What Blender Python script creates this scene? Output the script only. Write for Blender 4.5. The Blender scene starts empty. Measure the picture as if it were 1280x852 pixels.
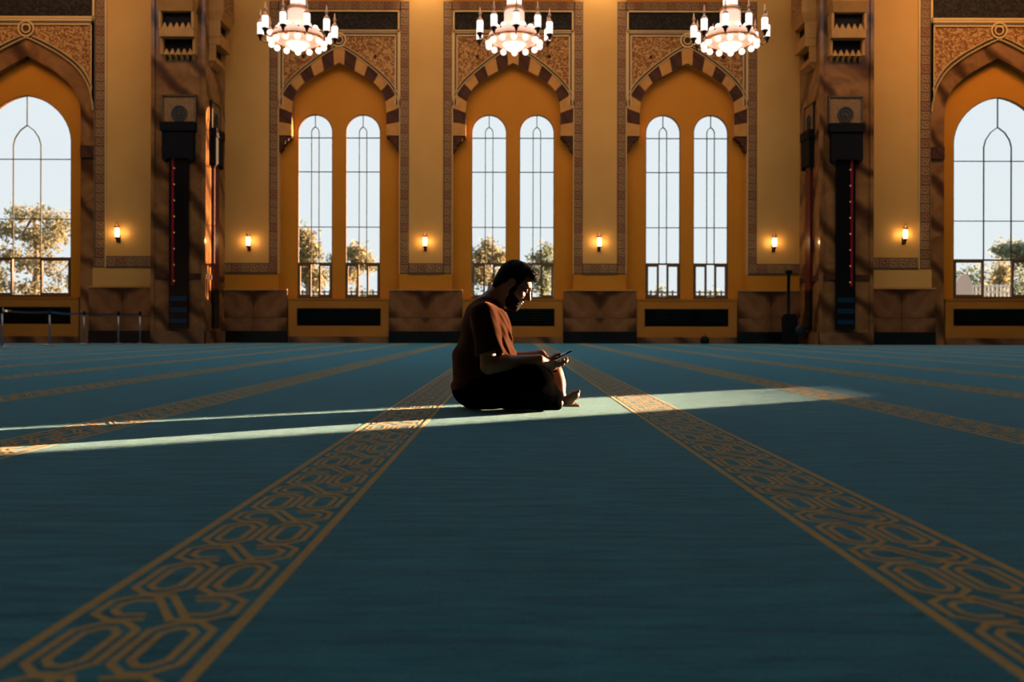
import bpy, math, random
import numpy as np
from mathutils import Vector, Matrix, noise

C = bpy.context.scene
COL = C.collection
PI = math.pi
random.seed(7)
FPX = 1120.0          # focal length in pixels of the 1280 px frame
EYE = 0.44            # camera height

# ------------------------------------------------------------------ camera
cam_d = bpy.data.cameras.new('camera')
cam = bpy.data.objects.new('camera', cam_d)
COL.objects.link(cam)
cam.location = (0, 0, EYE)
cam.rotation_euler = (Matrix.Rotation(PI/2, 4, 'X') @ Matrix.Rotation(math.radians(0.12), 4, 'Z')).to_euler()
cam_d.sensor_width = 36
cam_d.lens = 36*FPX/1280
cam_d.shift_y = -15/1280
cam_d.clip_end = 400
cam_d.dof.use_dof = True
cam_d.dof.focus_distance = 4.9
cam_d.dof.aperture_fstop = 3.4
C.camera = cam

# ------------------------------------------------------------------ sky
w = bpy.data.worlds.new('sky'); C.world = w; w.use_nodes = True
wn = w.node_tree.nodes; wl = w.node_tree.links; wn.clear()
tc = wn.new('ShaderNodeTexCoord'); sep = wn.new('ShaderNodeSeparateXYZ')
rmp = wn.new('ShaderNodeValToRGB'); bg = wn.new('ShaderNodeBackground'); wo = wn.new('ShaderNodeOutputWorld')
wl.new(tc.outputs['Generated'], sep.inputs[0]); wl.new(sep.outputs['Z'], rmp.inputs[0])
rmp.color_ramp.elements[0].position = 0.0; rmp.color_ramp.elements[0].color = (.82, .875, .89, 1)
rmp.color_ramp.elements[1].position = 1.0; rmp.color_ramp.elements[1].color = (.50, .76, .98, 1)
_e = rmp.color_ramp.elements.new(.30); _e.color = (.78, .865, .92, 1)
wl.new(rmp.outputs[0], bg.inputs[0]); bg.inputs[1].default_value = 1.0
wl.new(bg.outputs[0], wo.inputs[0])

# ------------------------------------------------------------------ sun (low, from behind the back wall on the right)
SUN_TAN = 1.5
SUN_EL = math.radians(2.9)
sd = bpy.data.lights.new('sun', 'SUN'); sd.energy = 27; sd.color = (1, .62, .35); sd.angle = math.radians(.35)
so = bpy.data.objects.new('sun', sd); COL.objects.link(so)
_h = Vector((-SUN_TAN, -1, 0)).normalized()
_d = Vector((_h.x*math.cos(SUN_EL), _h.y*math.cos(SUN_EL), -math.sin(SUN_EL)))
so.rotation_euler = _d.to_track_quat('-Z', 'Y').to_euler()

# ------------------------------------------------------------------ cornice spots, plus area lights added out of view to brighten the walls
WARM = (1, .48, .13)
def area(name, loc, size, size_y, power, target, color=WARM):
    l = bpy.data.lights.new(name, 'AREA'); l.shape = 'RECTANGLE'; l.size = size; l.size_y = size_y
    l.energy = power; l.color = color; l.spread = math.radians(110)
    o = bpy.data.objects.new(name, l); COL.objects.link(o); o.location = loc
    o.rotation_euler = (Vector(target)-Vector(loc)).to_track_quat('-Z', 'Y').to_euler()
def spot(name, loc, power, target, ang=60, blend=.7, color=WARM):
    l = bpy.data.lights.new(name, 'SPOT'); l.energy = power; l.color = color
    l.spot_size = math.radians(ang); l.spot_blend = blend; l.shadow_soft_size = .12
    o = bpy.data.objects.new(name, l); COL.objects.link(o); o.location = loc
    o.rotation_euler = (Vector(target)-Vector(loc)).to_track_quat('-Z', 'Y').to_euler()
area('wall_wash_fill', (0, 21.5, 12.6), 14, 1.2, 140, (0, 27.5, 6.5))  # unseen warm fill, added to bring up the wall
area('wall_wash_fill', (-14, 21.5, 12.6), 7, 1.2, 80, (-14, 26.3, 8.5))
area('wall_wash_fill', (14, 21.5, 12.6), 7, 1.2, 165, (14, 26.3, 8.0))
for _x, _p in ((-8.0, 12), (-2.67, 150), (2.67, 150), (8.0, 14)):
    spot('cornice_spot', (_x, 27.0, 11.7), _p*1.3, (_x, 27.55, 9.6), 80, .9, (1, .78, .54))

# ------------------------------------------------------------------ exposure
vs = C.view_settings
vs.view_transform = 'Standard'; vs.look = 'None'; vs.gamma = 1; vs.exposure = 0.07; vs.use_curve_mapping = False

# ================================================================== helpers
def X(px, Y): return (px-640)*Y/FPX
def H(py, Y): return EYE+(411-py)*Y/FPX
def P(px, py, Y): return np.array((X(px, Y), Y, H(py, Y)))

def nodes_of(m):
    m.use_nodes = True
    nt = m.node_tree
    return nt, nt.nodes.get('Principled BSDF')
def mat(name, col, rough=.6, metal=0, col2=None, scale=8, bump=0, bscale=None, detail=4, spec=None, emit=None, estr=0, sheen=0, coat=0):
    m = bpy.data.materials.new(name)
    nt, b = nodes_of(m)
    n = nt.nodes; l = nt.links
    b.inputs['Base Color'].default_value = (*col, 1)
    b.inputs['Roughness'].default_value = rough
    b.inputs['Metallic'].default_value = metal
    if spec is not None: b.inputs['Specular IOR Level'].default_value = spec
    if sheen: b.inputs['Sheen Weight'].default_value = sheen
    if coat:
        b.inputs['Coat Weight'].default_value = coat; b.inputs['Coat Roughness'].default_value = .05
    if emit:
        b.inputs['Emission Color'].default_value = (*emit, 1); b.inputs['Emission Strength'].default_value = estr
    if col2 or bump:
        t = n.new('ShaderNodeTexCoord')
    if col2:
        z = n.new('ShaderNodeTexNoise'); z.inputs['Scale'].default_value = scale; z.inputs['Detail'].default_value = detail
        r = n.new('ShaderNodeValToRGB')
        r.color_ramp.elements[0].position = .35; r.color_ramp.elements[0].color = (*col, 1)
        r.color_ramp.elements[1].position = .65; r.color_ramp.elements[1].color = (*col2, 1)
        l.new(t.outputs['Object'], z.inputs['Vector']); l.new(z.outputs['Fac'], r.inputs[0]); l.new(r.outputs[0], b.inputs['Base Color'])
    if bump:
        z2 = n.new('ShaderNodeTexNoise'); z2.inputs['Scale'].default_value = bscale or scale*4; z2.inputs['Detail'].default_value = 3
        bp = n.new('ShaderNodeBump'); bp.inputs['Strength'].default_value = bump; bp.inputs['Distance'].default_value = .02
        l.new(t.outputs['Object'], z2.inputs['Vector']); l.new(z2.outputs['Fac'], bp.inputs['Height']); l.new(bp.outputs[0], b.inputs['Normal'])
    return m

def marble(name, c1, c2, c3, scale=.7, rough=.12):
    m = bpy.data.materials.new(name); nt, b = nodes_of(m); n = nt.nodes; l = nt.links
    t = n.new('ShaderNodeTexCoord')
    z = n.new('ShaderNodeTexNoise'); z.inputs['Scale'].default_value = scale; z.inputs['Detail'].default_value = 8; z.inputs['Distortion'].default_value = 1.4
    r = n.new('ShaderNodeValToRGB')
    r.color_ramp.elements[0].position = .3; r.color_ramp.elements[0].color = (*c1, 1)
    r.color_ramp.elements[1].position = .7; r.color_ramp.elements[1].color = (*c2, 1)
    wv = n.new('ShaderNodeTexWave'); wv.inputs['Scale'].default_value = scale*.42; wv.inputs['Distortion'].default_value = 5; wv.inputs['Detail'].default_value = 4
    wv.bands_direction = 'DIAGONAL'
    r2 = n.new('ShaderNodeValToRGB')
    r2.color_ramp.elements[0].position = .0; r2.color_ramp.elements[0].color = (1, 1, 1, 1)
    r2.color_ramp.elements[1].position = .42; r2.color_ramp.elements[1].color = (0, 0, 0, 1)
    mx = n.new('ShaderNodeMix'); mx.data_type = 'RGBA'
    l.new(t.outputs['Object'], z.inputs['Vector']); l.new(z.outputs['Fac'], r.inputs[0])
    l.new(t.outputs['Object'], wv.inputs['Vector']); l.new(wv.outputs['Fac'], r2.inputs[0])
    l.new(r2.outputs[0], mx.inputs['Factor']); l.new(r.outputs[0], mx.inputs['A']); mx.inputs['B'].default_value = (*c3, 1)
    l.new(mx.outputs['Result'], b.inputs['Base Color']); b.inputs['Roughness'].default_value = rough
    b.inputs['Specular IOR Level'].default_value = .5 if rough < .5 else .12
    return m

def arabesque(name, c1, c2, scale=7, bump=.6):
    m = bpy.data.materials.new(name); nt, b = nodes_of(m); n = nt.nodes; l = nt.links
    t = n.new('ShaderNodeTexCoord')
    z = n.new('ShaderNodeTexNoise'); z.inputs['Scale'].default_value = scale*.5; z.inputs['Detail'].default_value = 2; z.inputs['Distortion'].default_value = 2.5
    wv = n.new('ShaderNodeTexWave'); wv.wave_type = 'RINGS'; wv.inputs['Scale'].default_value = scale*.35; wv.inputs['Distortion'].default_value = 14; wv.inputs['Detail'].default_value = 2; wv.inputs['Detail Scale'].default_value = 2.2
    ma = n.new('ShaderNodeMath'); ma.operation = 'MULTIPLY'
    r = n.new('ShaderNodeValToRGB')
    r.color_ramp.elements[0].position = .18; r.color_ramp.elements[0].color = (*c1, 1)
    r.color_ramp.elements[1].position = .36; r.color_ramp.elements[1].color = (*c2, 1)
    l.new(t.outputs['Object'], z.inputs['Vector']); l.new(t.outputs['Object'], wv.inputs['Vector'])
    l.new(z.outputs['Fac'], ma.inputs[0]); l.new(wv.outputs['Fac'], ma.inputs[1]); l.new(ma.outputs[0], r.inputs[0]); l.new(r.outputs[0], b.inputs['Base Color'])
    bp = n.new('ShaderNodeBump'); bp.inputs['Strength'].default_value = bump; bp.inputs['Distance'].default_value = .03
    l.new(r.outputs[0], bp.inputs['Height']); l.new(bp.outputs[0], b.inputs['Normal'])
    b.inputs['Roughness'].default_value = .6; b.inputs['Specular IOR Level'].default_value = .15
    return m

class MB:
    """collects simple solids into one mesh"""
    def __init__(s): s.v = []; s.f = []; s.mi = []; s.cur = 0
    def add(s, vs, fs):
        o = len(s.v); s.v += [tuple(map(float, p)) for p in vs]
        for f in fs: s.f.append([i+o for i in f]); s.mi.append(s.cur)
    def box(s, x0, x1, y0, y1, z0, z1):
        s.add([(x0,y0,z0),(x1,y0,z0),(x1,y1,z0),(x0,y1,z0),(x0,y0,z1),(x1,y0,z1),(x1,y1,z1),(x0,y1,z1)],
              [(0,3,2,1),(4,5,6,7),(0,1,5,4),(1,2,6,5),(2,3,7,6),(3,0,4,7)])
    def prism(s, poly, y0, y1):
        """poly: list of (x,z), counter-clockwise seen from the camera side (y0)"""
        n = len(poly)
        a = sum(poly[i][0]*poly[(i+1)%n][1]-poly[(i+1)%n][0]*poly[i][1] for i in range(n))
        if a < 0: poly = poly[::-1]
        vs = [(x, y0, z) for x, z in poly]+[(x, y1, z) for x, z in poly]
        fs = [list(range(n)), list(range(2*n-1, n-1, -1))]
        fs += [(i, i+n, (i+1)%n+n, (i+1)%n) for i in range(n)]
        s.add(vs, fs)
    def lathe(s, prof, cx=0, cy=0, cz=0, n=16, cap=True):
        k = len(prof); vs = []; fs = []
        for r, z in prof:
            for i in range(n):
                a = 2*PI*i/n; vs.append((cx+r*math.cos(a), cy+r*math.sin(a), cz+z))
        for j in range(k-1):
            for i in range(n):
                fs.append((j*n+i, j*n+(i+1)%n, (j+1)*n+(i+1)%n, (j+1)*n+i))
        if cap:
            fs.append(list(range(n))[::-1]); fs.append([(k-1)*n+i for i in range(n)])
        s.add(vs, fs)
    def sphere(s, c, r, n=12, m=8, sz=1):
        s.lathe([(max(1e-4, r*math.sin(PI*j/m)), -r*sz*math.cos(PI*j/m)) for j in range(m+1)], c[0], c[1], c[2], n)
    def tube(s, pts, r, n=8, closed=False):
        pts = [Vector(p) for p in pts]; k = len(pts); vs = []; fs = []
        rs = r if isinstance(r, (list, tuple)) else [r]*k
        for i, p in enumerate(pts):
            if closed: t = pts[(i+1)%k]-pts[i-1]
            else: t = pts[min(i+1, k-1)]-pts[max(i-1, 0)]
            t.normalize()
            up = Vector((0,0,1)) if abs(t.z) < .9 else Vector((1,0,0))
            a = t.cross(up).normalized(); b = t.cross(a)
            for j in range(n):
                q = 2*PI*j/n; vs.append(p+a*math.cos(q)*rs[i]+b*math.sin(q)*rs[i])
        for i in range(k if closed else k-1):
            for j in range(n):
                i2 = (i+1)%k
                fs.append((i*n+j, i*n+(j+1)%n, i2*n+(j+1)%n, i2*n+j))
        if not closed:
            fs.append(list(range(n))); fs.append([(k-1)*n+j for j in range(n)][::-1])
        s.add(vs, fs)
    def mesh(s, name, mats, smooth=False):
        me = bpy.data.meshes.new(name)
        me.from_pydata(s.v, [], s.f)
        for m in (mats if isinstance(mats, (list, tuple)) else [mats]): me.materials.append(m)
        me.polygons.foreach_set('material_index', s.mi)
        if smooth: me.polygons.foreach_set('use_smooth', [True]*len(me.polygons))
        me.update()
        return me
    def build(s, name, mats, parent=None, smooth=False):
        return link(name, s.mesh(name, mats, smooth), parent)

def link(name, me, parent=None, loc=None, rot=None, scale=None):
    o = bpy.data.objects.new(name, me); COL.objects.link(o)
    if parent: o.parent = parent
    if loc is not None: o.location = loc
    if rot is not None: o.rotation_euler = rot
    if scale is not None: o.scale = scale
    return o
def tag(o, label, cat, group=None, kind=None):
    o['label'] = label; o['category'] = cat
    if group: o['group'] = group
    if kind: o['kind'] = kind
    return o
def empty(name, loc, rz=0):
    o = bpy.data.objects.new(name, None); COL.objects.link(o); o.location = loc; o.rotation_euler = (0, 0, rz); o.empty_display_size = .2
    return o
def copy_tree(o, parent=None):
    c = o.copy(); COL.objects.link(c)
    if parent: c.parent = parent
    for ch in list(o.children): copy_tree(ch, c)
    return c
def smooth_by_angle(o):
    o.data.polygons.foreach_set('use_smooth', [True]*len(o.data.polygons))

# ================================================================== materials
M = {}
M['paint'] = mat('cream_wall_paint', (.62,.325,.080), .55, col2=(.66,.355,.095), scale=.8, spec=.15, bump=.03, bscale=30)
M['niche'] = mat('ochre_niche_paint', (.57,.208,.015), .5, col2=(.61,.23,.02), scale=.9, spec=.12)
M['base'] = mat('darkened_niche_ochre', (.40,.152,.022), .5, col2=(.44,.175,.028), scale=.9, spec=.12)  # niche ochre darkened, so the colour offsets skylight on the bases
M['ledge'] = mat('honey_stone', (.52,.255,.07), .5, col2=(.44,.205,.055), scale=3, spec=.15)
M['exterior'] = mat('grey_outer_stone', (.10,.10,.10), .8)
M['bead'] = mat('pale_gilded_bead', (.62,.38,.125), .45, metal=.1)
M['deepgroove'] = mat('dark_bronze_line', (.09,.055,.025), .5)
M['dark_v'] = marble('dark_red_stone', (.065,.022,.012), (.10,.035,.018), (.05,.02,.012), 3, .6)
M['light_v'] = mat('honey_voussoir_stone', (.58,.27,.065), .5, col2=(.50,.22,.05), scale=4, spec=.15)
M['tile'] = arabesque('carved_border_stone', (.20,.095,.035), (.36,.20,.085), 22, .5)
M['tile2'] = arabesque('carved_border_stone_red', (.17,.065,.03), (.33,.15,.07), 22, .5)
M['spandrel'] = arabesque('carved_arabesque_stone', (.23,.085,.022), (.52,.27,.085), 9, .8)
M['darkpanel'] = arabesque('black_carved_panel', (.007,.006,.005), (.03,.021,.012), 9, .5)
M['marble'] = marble('brown_marble', (.15,.060,.024), (.30,.14,.055), (.050,.020,.010), 1.0, .12)
M['marble2'] = marble('honey_brown_marble', (.17,.068,.022), (.36,.165,.055), (.07,.028,.012), 1.1, .15)
M['black'] = mat('black_polished_stone', (.005,.005,.006), .2)
M['blackmat'] = mat('black_matt_metal', (.005,.005,.006), .6, spec=.12)
M['red'] = mat('dark_red_strip', (.16,.006,.012), .35, emit=(.6,.01,.03), estr=.025)
M['redpanel'] = mat('dark_red_lacquer', (.085,.008,.008), .4)
M['bluereflection'] = mat('blue_carpet_reflection', (.008,.035,.065), .15)  # painted reflection of the blue carpet in the black shaft
M['bronze'] = mat('bronze_window_frame', (.13,.068,.026), .5)
M['came'] = mat('grey_window_bar', (.045,.048,.042), .6, spec=.2)
M['gold'] = mat('polished_brass', (.75,.34,.10), .22, metal=1)
M['rosegold'] = mat('rose_gilt_metal', (.85,.42,.22), .3, metal=.8)
M['darkdrop'] = mat('dark_bronze_cap', (.05,.018,.01), .35, metal=.6)
M['bulb'] = mat('glowing_lamp_glass', (1,.95,.88), .3, emit=(1,.88,.76), estr=1.05)
M['drum'] = mat('frosted_drum_glass', (.9,.75,.62), .3, emit=(1,.70,.50), estr=.62)
M['crystal'] = mat('lit_crystal', (1,.8,.65), .25, emit=(1,.46,.29), estr=.6)
M['sconceglass'] = mat('glowing_sconce_glass', (1,.9,.75), .3, emit=(1,.80,.50), estr=2.2)
M['tiny'] = mat('tiny_gold_lamp', (1,.5,.1), .3, emit=(1,.35,.06), estr=.22)
M['steel'] = mat('brushed_steel', (.30,.30,.31), .4, metal=1)
M['bluebelt'] = mat('blue_belt_webbing', (.015,.07,.16), .7)
M['darkbelt'] = mat('dark_belt_webbing', (.02,.026,.035), .7)
M['skin'] = mat('skin', (.31,.15,.085), .5, col2=(.27,.125,.07), scale=30)
M['shirt'] = mat('dark_cotton', (.033,.0115,.007), .95, bump=.12, bscale=220, spec=.0, sheen=.32)
_b = M['shirt'].node_tree.nodes['Principled BSDF']; _b.inputs['Sheen Tint'].default_value = (1,.46,.26,1); _b.inputs['Sheen Roughness'].default_value = .45
M['shorts'] = mat('black_trouser_cloth', (.0024,.0024,.0026), 1.0, spec=0)
M['hair'] = mat('black_hair', (.006,.004,.003), .6, spec=.08, bump=.9, bscale=130)
M['frame'] = mat('black_spectacle_frame', (.01,.01,.011), .25)
M['phone'] = mat('black_phone_body', (.012,.012,.014), .2)
M['glassscreen'] = mat('dark_phone_glass', (.01,.01,.012), .08)
M['leaf'] = None

def glass_mat(name='window_glass', tint=(.985,.99,.99)):
    m = bpy.data.materials.new(name); m.use_nodes = True; nt = m.node_tree; n = nt.nodes; l = nt.links; n.clear()
    o = n.new('ShaderNodeOutputMaterial'); tr = n.new('ShaderNodeBsdfTransparent'); tr.inputs[0].default_value = (*tint, 1)
    g = n.new('ShaderNodeBsdfGlossy'); g.inputs['Roughness'].default_value = .3
    mx = n.new('ShaderNodeMixShader'); mx.inputs[0].default_value = .025; l.new(tr.outputs[0], mx.inputs[1]); l.new(g.outputs[0], mx.inputs[2]); l.new(mx.outputs[0], o.inputs[0])
    return m
M['glass'] = glass_mat()

def carpet_mat(name, ca, cb, sheen_tint, sheen=.85):
    m = bpy.data.materials.new(name); nt, b = nodes_of(m); n = nt.nodes; l = nt.links
    t = n.new('ShaderNodeTexCoord')
    mp = n.new('ShaderNodeMapping'); mp.inputs['Scale'].default_value = (1.5, 8.5, 1)
    z = n.new('ShaderNodeTexNoise'); z.inputs['Scale'].default_value = 2.2; z.inputs['Detail'].default_value = 9; z.inputs['Roughness'].default_value = .72
    r = n.new('ShaderNodeValToRGB')
    r.color_ramp.elements[0].position = .38; r.color_ramp.elements[0].color = (*ca, 1)
    r.color_ramp.elements[1].position = .64; r.color_ramp.elements[1].color = (*cb, 1)
    l.new(t.outputs['Object'], mp.inputs[0]); l.new(mp.outputs[0], z.inputs['Vector']); l.new(z.outputs['Fac'], r.inputs[0]); l.new(r.outputs[0], b.inputs['Base Color'])
    # fine pile + combed waves
    f = n.new('ShaderNodeTexNoise'); f.inputs['Scale'].default_value = 130; f.inputs['Detail'].default_value = 3
    mp2 = n.new('ShaderNodeMapping'); mp2.inputs['Scale'].default_value = (2.0, 9.0, 1)
    g = n.new('ShaderNodeTexNoise'); g.inputs['Scale'].default_value = 2.6; g.inputs['Detail'].default_value = 5
    l.new(t.outputs['Object'], f.inputs['Vector']); l.new(t.outputs['Object'], mp2.inputs[0]); l.new(mp2.outputs[0], g.inputs['Vector'])
    b1 = n.new('ShaderNodeBump'); b1.inputs['Strength'].default_value = .55; b1.inputs['Distance'].default_value = .012
    b2 = n.new('ShaderNodeBump'); b2.inputs['Strength'].default_value = .5; b2.inputs['Distance'].default_value = .02
    l.new(f.outputs['Fac'], b1.inputs['Height']); l.new(g.outputs['Fac'], b2.inputs['Height']); l.new(b2.outputs[0], b1.inputs['Normal']); l.new(b1.outputs[0], b.inputs['Normal'])
    b.inputs['Roughness'].default_value = .75; b.inputs['Specular IOR Level'].default_value = .1
    b.inputs['Sheen Weight'].default_value = sheen; b.inputs['Sheen Roughness'].default_value = .3
    b.inputs['Sheen Tint'].default_value = (*sheen_tint, 1)
    return m
M['carpet'] = carpet_mat('teal_carpet_pile', (.012,.185,.245), (.040,.37,.46), (.48,.82,.93))
M['carpetgold'] = carpet_mat('gold_carpet_pile', (.82,.50,.14), (.90,.58,.19), (1,.86,.62), 1.0)

# ================================================================== STRUCTURE
D, DN = 27.5, 27.75      # plane of the pilasters, plane of the window bays
DE, DEN = 26.3, 26.55    # the same for the two end walls
DP = 25.6                # front of the two piers
TOP = 13.0
BAYS = (423.4, 640.8, 858.2)
RX = 20.0

mb = MB(); mb.box(-RX, RX, -9, 28.2, -.15, 0)
floor = mb.build('floor', M['carpet']); tag(floor, 'deep teal carpet covering the whole prayer hall floor', 'floor', kind='structure')
SKX, SK0, SK1 = 17.5, 10.0, 24.0      # extent of the skylight opening added to the ceiling
mb = MB()
mb.box(-RX-.4, -SKX, -9.4, 28.4, TOP, TOP+.3); mb.box(SKX, RX+.4, -9.4, 28.4, TOP, TOP+.3)
mb.box(-SKX, SKX, -9.4, SK0, TOP, TOP+.3); mb.box(-SKX, SKX, SK1, 28.4, TOP, TOP+.3)
tag(mb.build('ceiling', M['niche']), 'plain high ceiling above the prayer hall', 'ceiling', kind='structure')
mb = MB(); mb.box(-RX-.4, RX+.4, -9.4, -9, -.15, TOP)
tag(mb.build('wall_front', M['marble']), 'plain wall behind the viewer facing the windows', 'wall', kind='structure')
mb = MB(); mb.box(-RX-.3, -RX, -9, 28.2, -.15, TOP)
tag(mb.build('wall_left', M['marble']), 'plain brown marble side wall beyond the roped-off corner', 'wall', kind='structure')

# carpet stripes: interlaced woven border, one mesh shared by every stripe
def stripe_mesh():
    v = []; f = []
    def ribbon(pts, wd, zz, closed=False):
        pts = [Vector((a, b)) for a, b in pts]; n = len(pts); L = []
        for i in range(n):
            if closed: d0 = (pts[i]-pts[i-1]).normalized(); d1 = (pts[(i+1)%n]-pts[i]).normalized()
            else:
                d0 = (pts[i]-pts[max(i-1,0)]); d1 = (pts[min(i+1,n-1)]-pts[i])
                d0 = d0.normalized() if d0.length else d1.normalized(); d1 = d1.normalized() if d1.length else d0
            nn = Vector((-d0.y-d1.y, d0.x+d1.x)).normalized(); k = wd/2/max(.5, nn.dot(Vector((-d0.y, d0.x))))
            L.append((pts[i]+nn*k, pts[i]-nn*k))
        o = len(v)
        for a, b in L: v.append((a.x, a.y, zz)); v.append((b.x, b.y, zz))
        for i in range(n if closed else n-1):
            j = (i+1)%n; f.append((o+2*i, o+2*i+1, o+2*j+1, o+2*j))
    PD = .345; W = .0132
    def hexa(c, v0, hw, hl, sh):
        return [(c-hw, v0-sh), (c-hw*.35, v0-hl), (c+hw*.35, v0-hl), (c+hw, v0-sh), (c+hw, v0+sh), (c+hw*.35, v0+hl), (c-hw*.35, v0+hl), (c-hw, v0+sh)]
    y = .55
    while y < 27.2:
        for s in (-1, 1):
            ribbon(hexa(.056*s, y, .046, .100, .066), W, .0006, True)
            ribbon(hexa(.056*s, y, .025, .074, .052), W, .0006, True)
            m_ = y+PD/2
            ribbon([(s*a, m_+b) for a, b in ((.018,.058),(.074,.062),(.106,.034),(.106,-.034),(.074,-.062),(.018,-.058))], W, .0007)
            ribbon([(s*a, m_+b) for a, b in ((.026,.034),(.066,.036),(.083,.017),(.083,-.017),(.066,-.036),(.026,-.034))], W, .0007)
            ribbon([(-.034+.013*s-.004, m_+.070), (.034+.013*s+.004, m_-.070)], W, .0008)
        y += PD
    for s in (-1, 1):
        ribbon([(s*.1325, .3), (s*.1325, 27.4)], .0195, .0006)
    me = bpy.data.meshes.new('carpet_stripe'); me.from_pydata(v, [], f); me.materials.append(M['carpetgold']); me.update()
    return me
sm = stripe_mesh()
for k in range(-11, 11):
    link('carpet_stripe', sm, floor, ((1.782+3.0*k)*EYE, 0, 0))

# ---- walls with arched openings
def wall_mesh(mb, x0, x1, z0, z1, y0, y1, ops):
    """solid wall slab between y0 and y1; ops: list of (left-to-right [(x,z)] arch points, sill z)"""
    ops = sorted(ops, key=lambda o: o[0][0][0])
    def quad(xa, za0, za1, xb, zb0, zb1):
        mb.add([(xa,y0,za0),(xb,y0,zb0),(xb,y0,zb1),(xa,y0,za1)], [(0,1,2,3)])
        k_ = mb.cur; mb.cur = 2; mb.add([(xa,y1,za0),(xb,y1,zb0),(xb,y1,zb1),(xa,y1,za1)], [(3,2,1,0)]); mb.cur = k_
    cur = x0
    for arch, sill in ops:
        ax0, ax1 = arch[0][0], arch[-1][0]
        quad(cur, z0, z1, ax0, z0, z1)
        for (xa, za), (xb, zb) in zip(arch[:-1], arch[1:]):
            quad(xa, za, z1, xb, zb, z1)
            if sill > z0: quad(xa, z0, sill, xb, z0, sill)
        loop = [(ax0, sill)]+list(arch)+[(ax1, sill)]
        for (xa, za), (xb, zb) in zip(loop, loop[1:]+loop[:1]):
            mb.add([(xa,y0,za),(xa,y1,za),(xb,y1,zb),(xb,y0,zb)], [(0,1,2,3)])
        cur = ax1
    quad(cur, z0, z1, x1, z0, z1)
    mb.add([(x0,y0,z0),(x0,y1,z0),(x0,y1,z1),(x0,y0,z1)], [(0,1,2,3)])
    mb.add([(x1,y0,z0),(x1,y1,z0),(x1,y1,z1),(x1,y0,z1)], [(3,2,1,0)])

def round_arch(cx, half, spring, apex, n=20, pointed=0.0):
    """left-to-right arch points in px-like local units mapped by caller"""
    pts = []
    for i in range(n+1):
        a = PI-PI*i/n
        x = cx+half*math.cos(a); s = math.sin(a)
        t = abs(math.cos(a))
        zz = s*(1-pointed)+pointed*(1-t)**.85
        pts.append((x, spring+(apex-spring)*zz))
    return pts

def px_arch(cpx, half, spr, apx, Y, pointed=0.0, n=20):
    """arch in photo pixels at depth Y -> world (x,z)"""
    return [(X(a, Y), H(b, Y)) for a, b in round_arch(cpx, half, spr, apx, n, pointed)]

WPAINT = MB()
# pilaster strips (cream) and window bays (ochre)
edges = []
lim = [(-9.6, X(BAYS[0]-75.5, D))]+[(X(BAYS[i]+75.5, D), X(BAYS[i+1]-75.5, D)) for i in (0, 1)]+[(X(BAYS[2]+75.5, D), 9.6)]
for a, b in lim: WPAINT.box(a, b, D, 27.95, H(339, D), TOP)
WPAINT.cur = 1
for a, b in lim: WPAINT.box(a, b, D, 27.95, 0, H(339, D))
WPAINT.cur = 2
for a, b in lim: WPAINT.box(a, b, 27.951, 28.0, 0, TOP)
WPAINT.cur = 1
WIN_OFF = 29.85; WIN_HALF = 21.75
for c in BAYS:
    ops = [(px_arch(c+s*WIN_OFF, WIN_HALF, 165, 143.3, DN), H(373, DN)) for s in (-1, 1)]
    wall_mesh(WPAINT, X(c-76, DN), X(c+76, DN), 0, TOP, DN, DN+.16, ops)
wall_back = WPAINT.build('wall_back', [M['paint'], M['niche'], M['exterior']])
tag(wall_back, 'warm cream main wall with three tall window bays', 'wall', kind='structure')

ECX = {-1: 640-607.2, 1: 640+607.2}
wide_arch = {}
for s, nm in ((-1, 'left'), (1, 'right')):
    c = ECX[s]
    mb = MB()
    a, b = sorted((s*9.9, X(640+s*(607.2-84), DE)))
    mb.box(a, b, DE, DE+.5, 0, TOP)
    a, b = sorted((X(640+s*(607.2+84), DE), s*(RX+.2)))
    mb.box(a, b, DE, DE+.5, 0, TOP)
    mb.cur = 2; mb.box(a, b, DE+.501, DE+.55, 0, TOP)
    mb.cur = 1
    arch = px_arch(c, 55.8, 177, 120, DEN, .12); wide_arch[s] = arch
    wall_mesh(mb, X(c-86, DEN), X(c+86, DEN), 0, TOP, DEN, DEN+.16, [(arch, H(371.5, DEN))])
    o = mb.build('wall_back_'+nm, [M['paint'], M['niche'], M['exterior']])
    tag(o, 'projecting end wall holding the wide arched window, %s side' % nm, 'wall', kind='structure')

# right side wall with one tall slot window that throws the sun beam on the carpet
mb = MB()
yA, yB = 17.66, 18.90
mb.box(RX, RX+.25, -9, yA, -.15, TOP); mb.box(RX, RX+.25, yB, 28.2, -.15, TOP)
mb.box(RX, RX+.25, yA, yB, -.15, 1.08); mb.box(RX, RX+.25, yA, yB, 7.2, TOP)
tag(mb.build('wall_right', M['marble']), 'plain brown marble side wall with one tall narrow window', 'wall', kind='structure')

# ---- windows
def came(mb, pts, wd, y0, y1):
    """flat bar following points (x,z)"""
    n = len(pts)
    for (xa, za), (xb, zb) in zip(pts[:-1], pts[1:]):
        d = Vector((xb-xa, zb-za)); L = d.length
        if L < 1e-6: continue
        d /= L; q = Vector((-d.y, d.x))*wd/2; e = d*wd*.3
        poly = [(xa-q.x-e.x, za-q.y-e.y), (xb-q.x+e.x, zb-q.y+e.y), (xb+q.x+e.x, zb+q.y+e.y), (xa+q.x-e.x, za+q.y-e.y)]
        mb.prism(poly, y0, y1)

def pane(parent, poly, y):
    mb = MB(); mb.prism(poly, y, y+.012)
    mb.build('pane', M['glass'], parent)

def arch_z(arch, x):
    for (xa, za), (xb, zb) in zip(arch[:-1], arch[1:]):
        if xa <= x <= xb: return za+(zb-za)*(x-xa)/max(1e-9, xb-xa)
    return arch[0][1]

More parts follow.
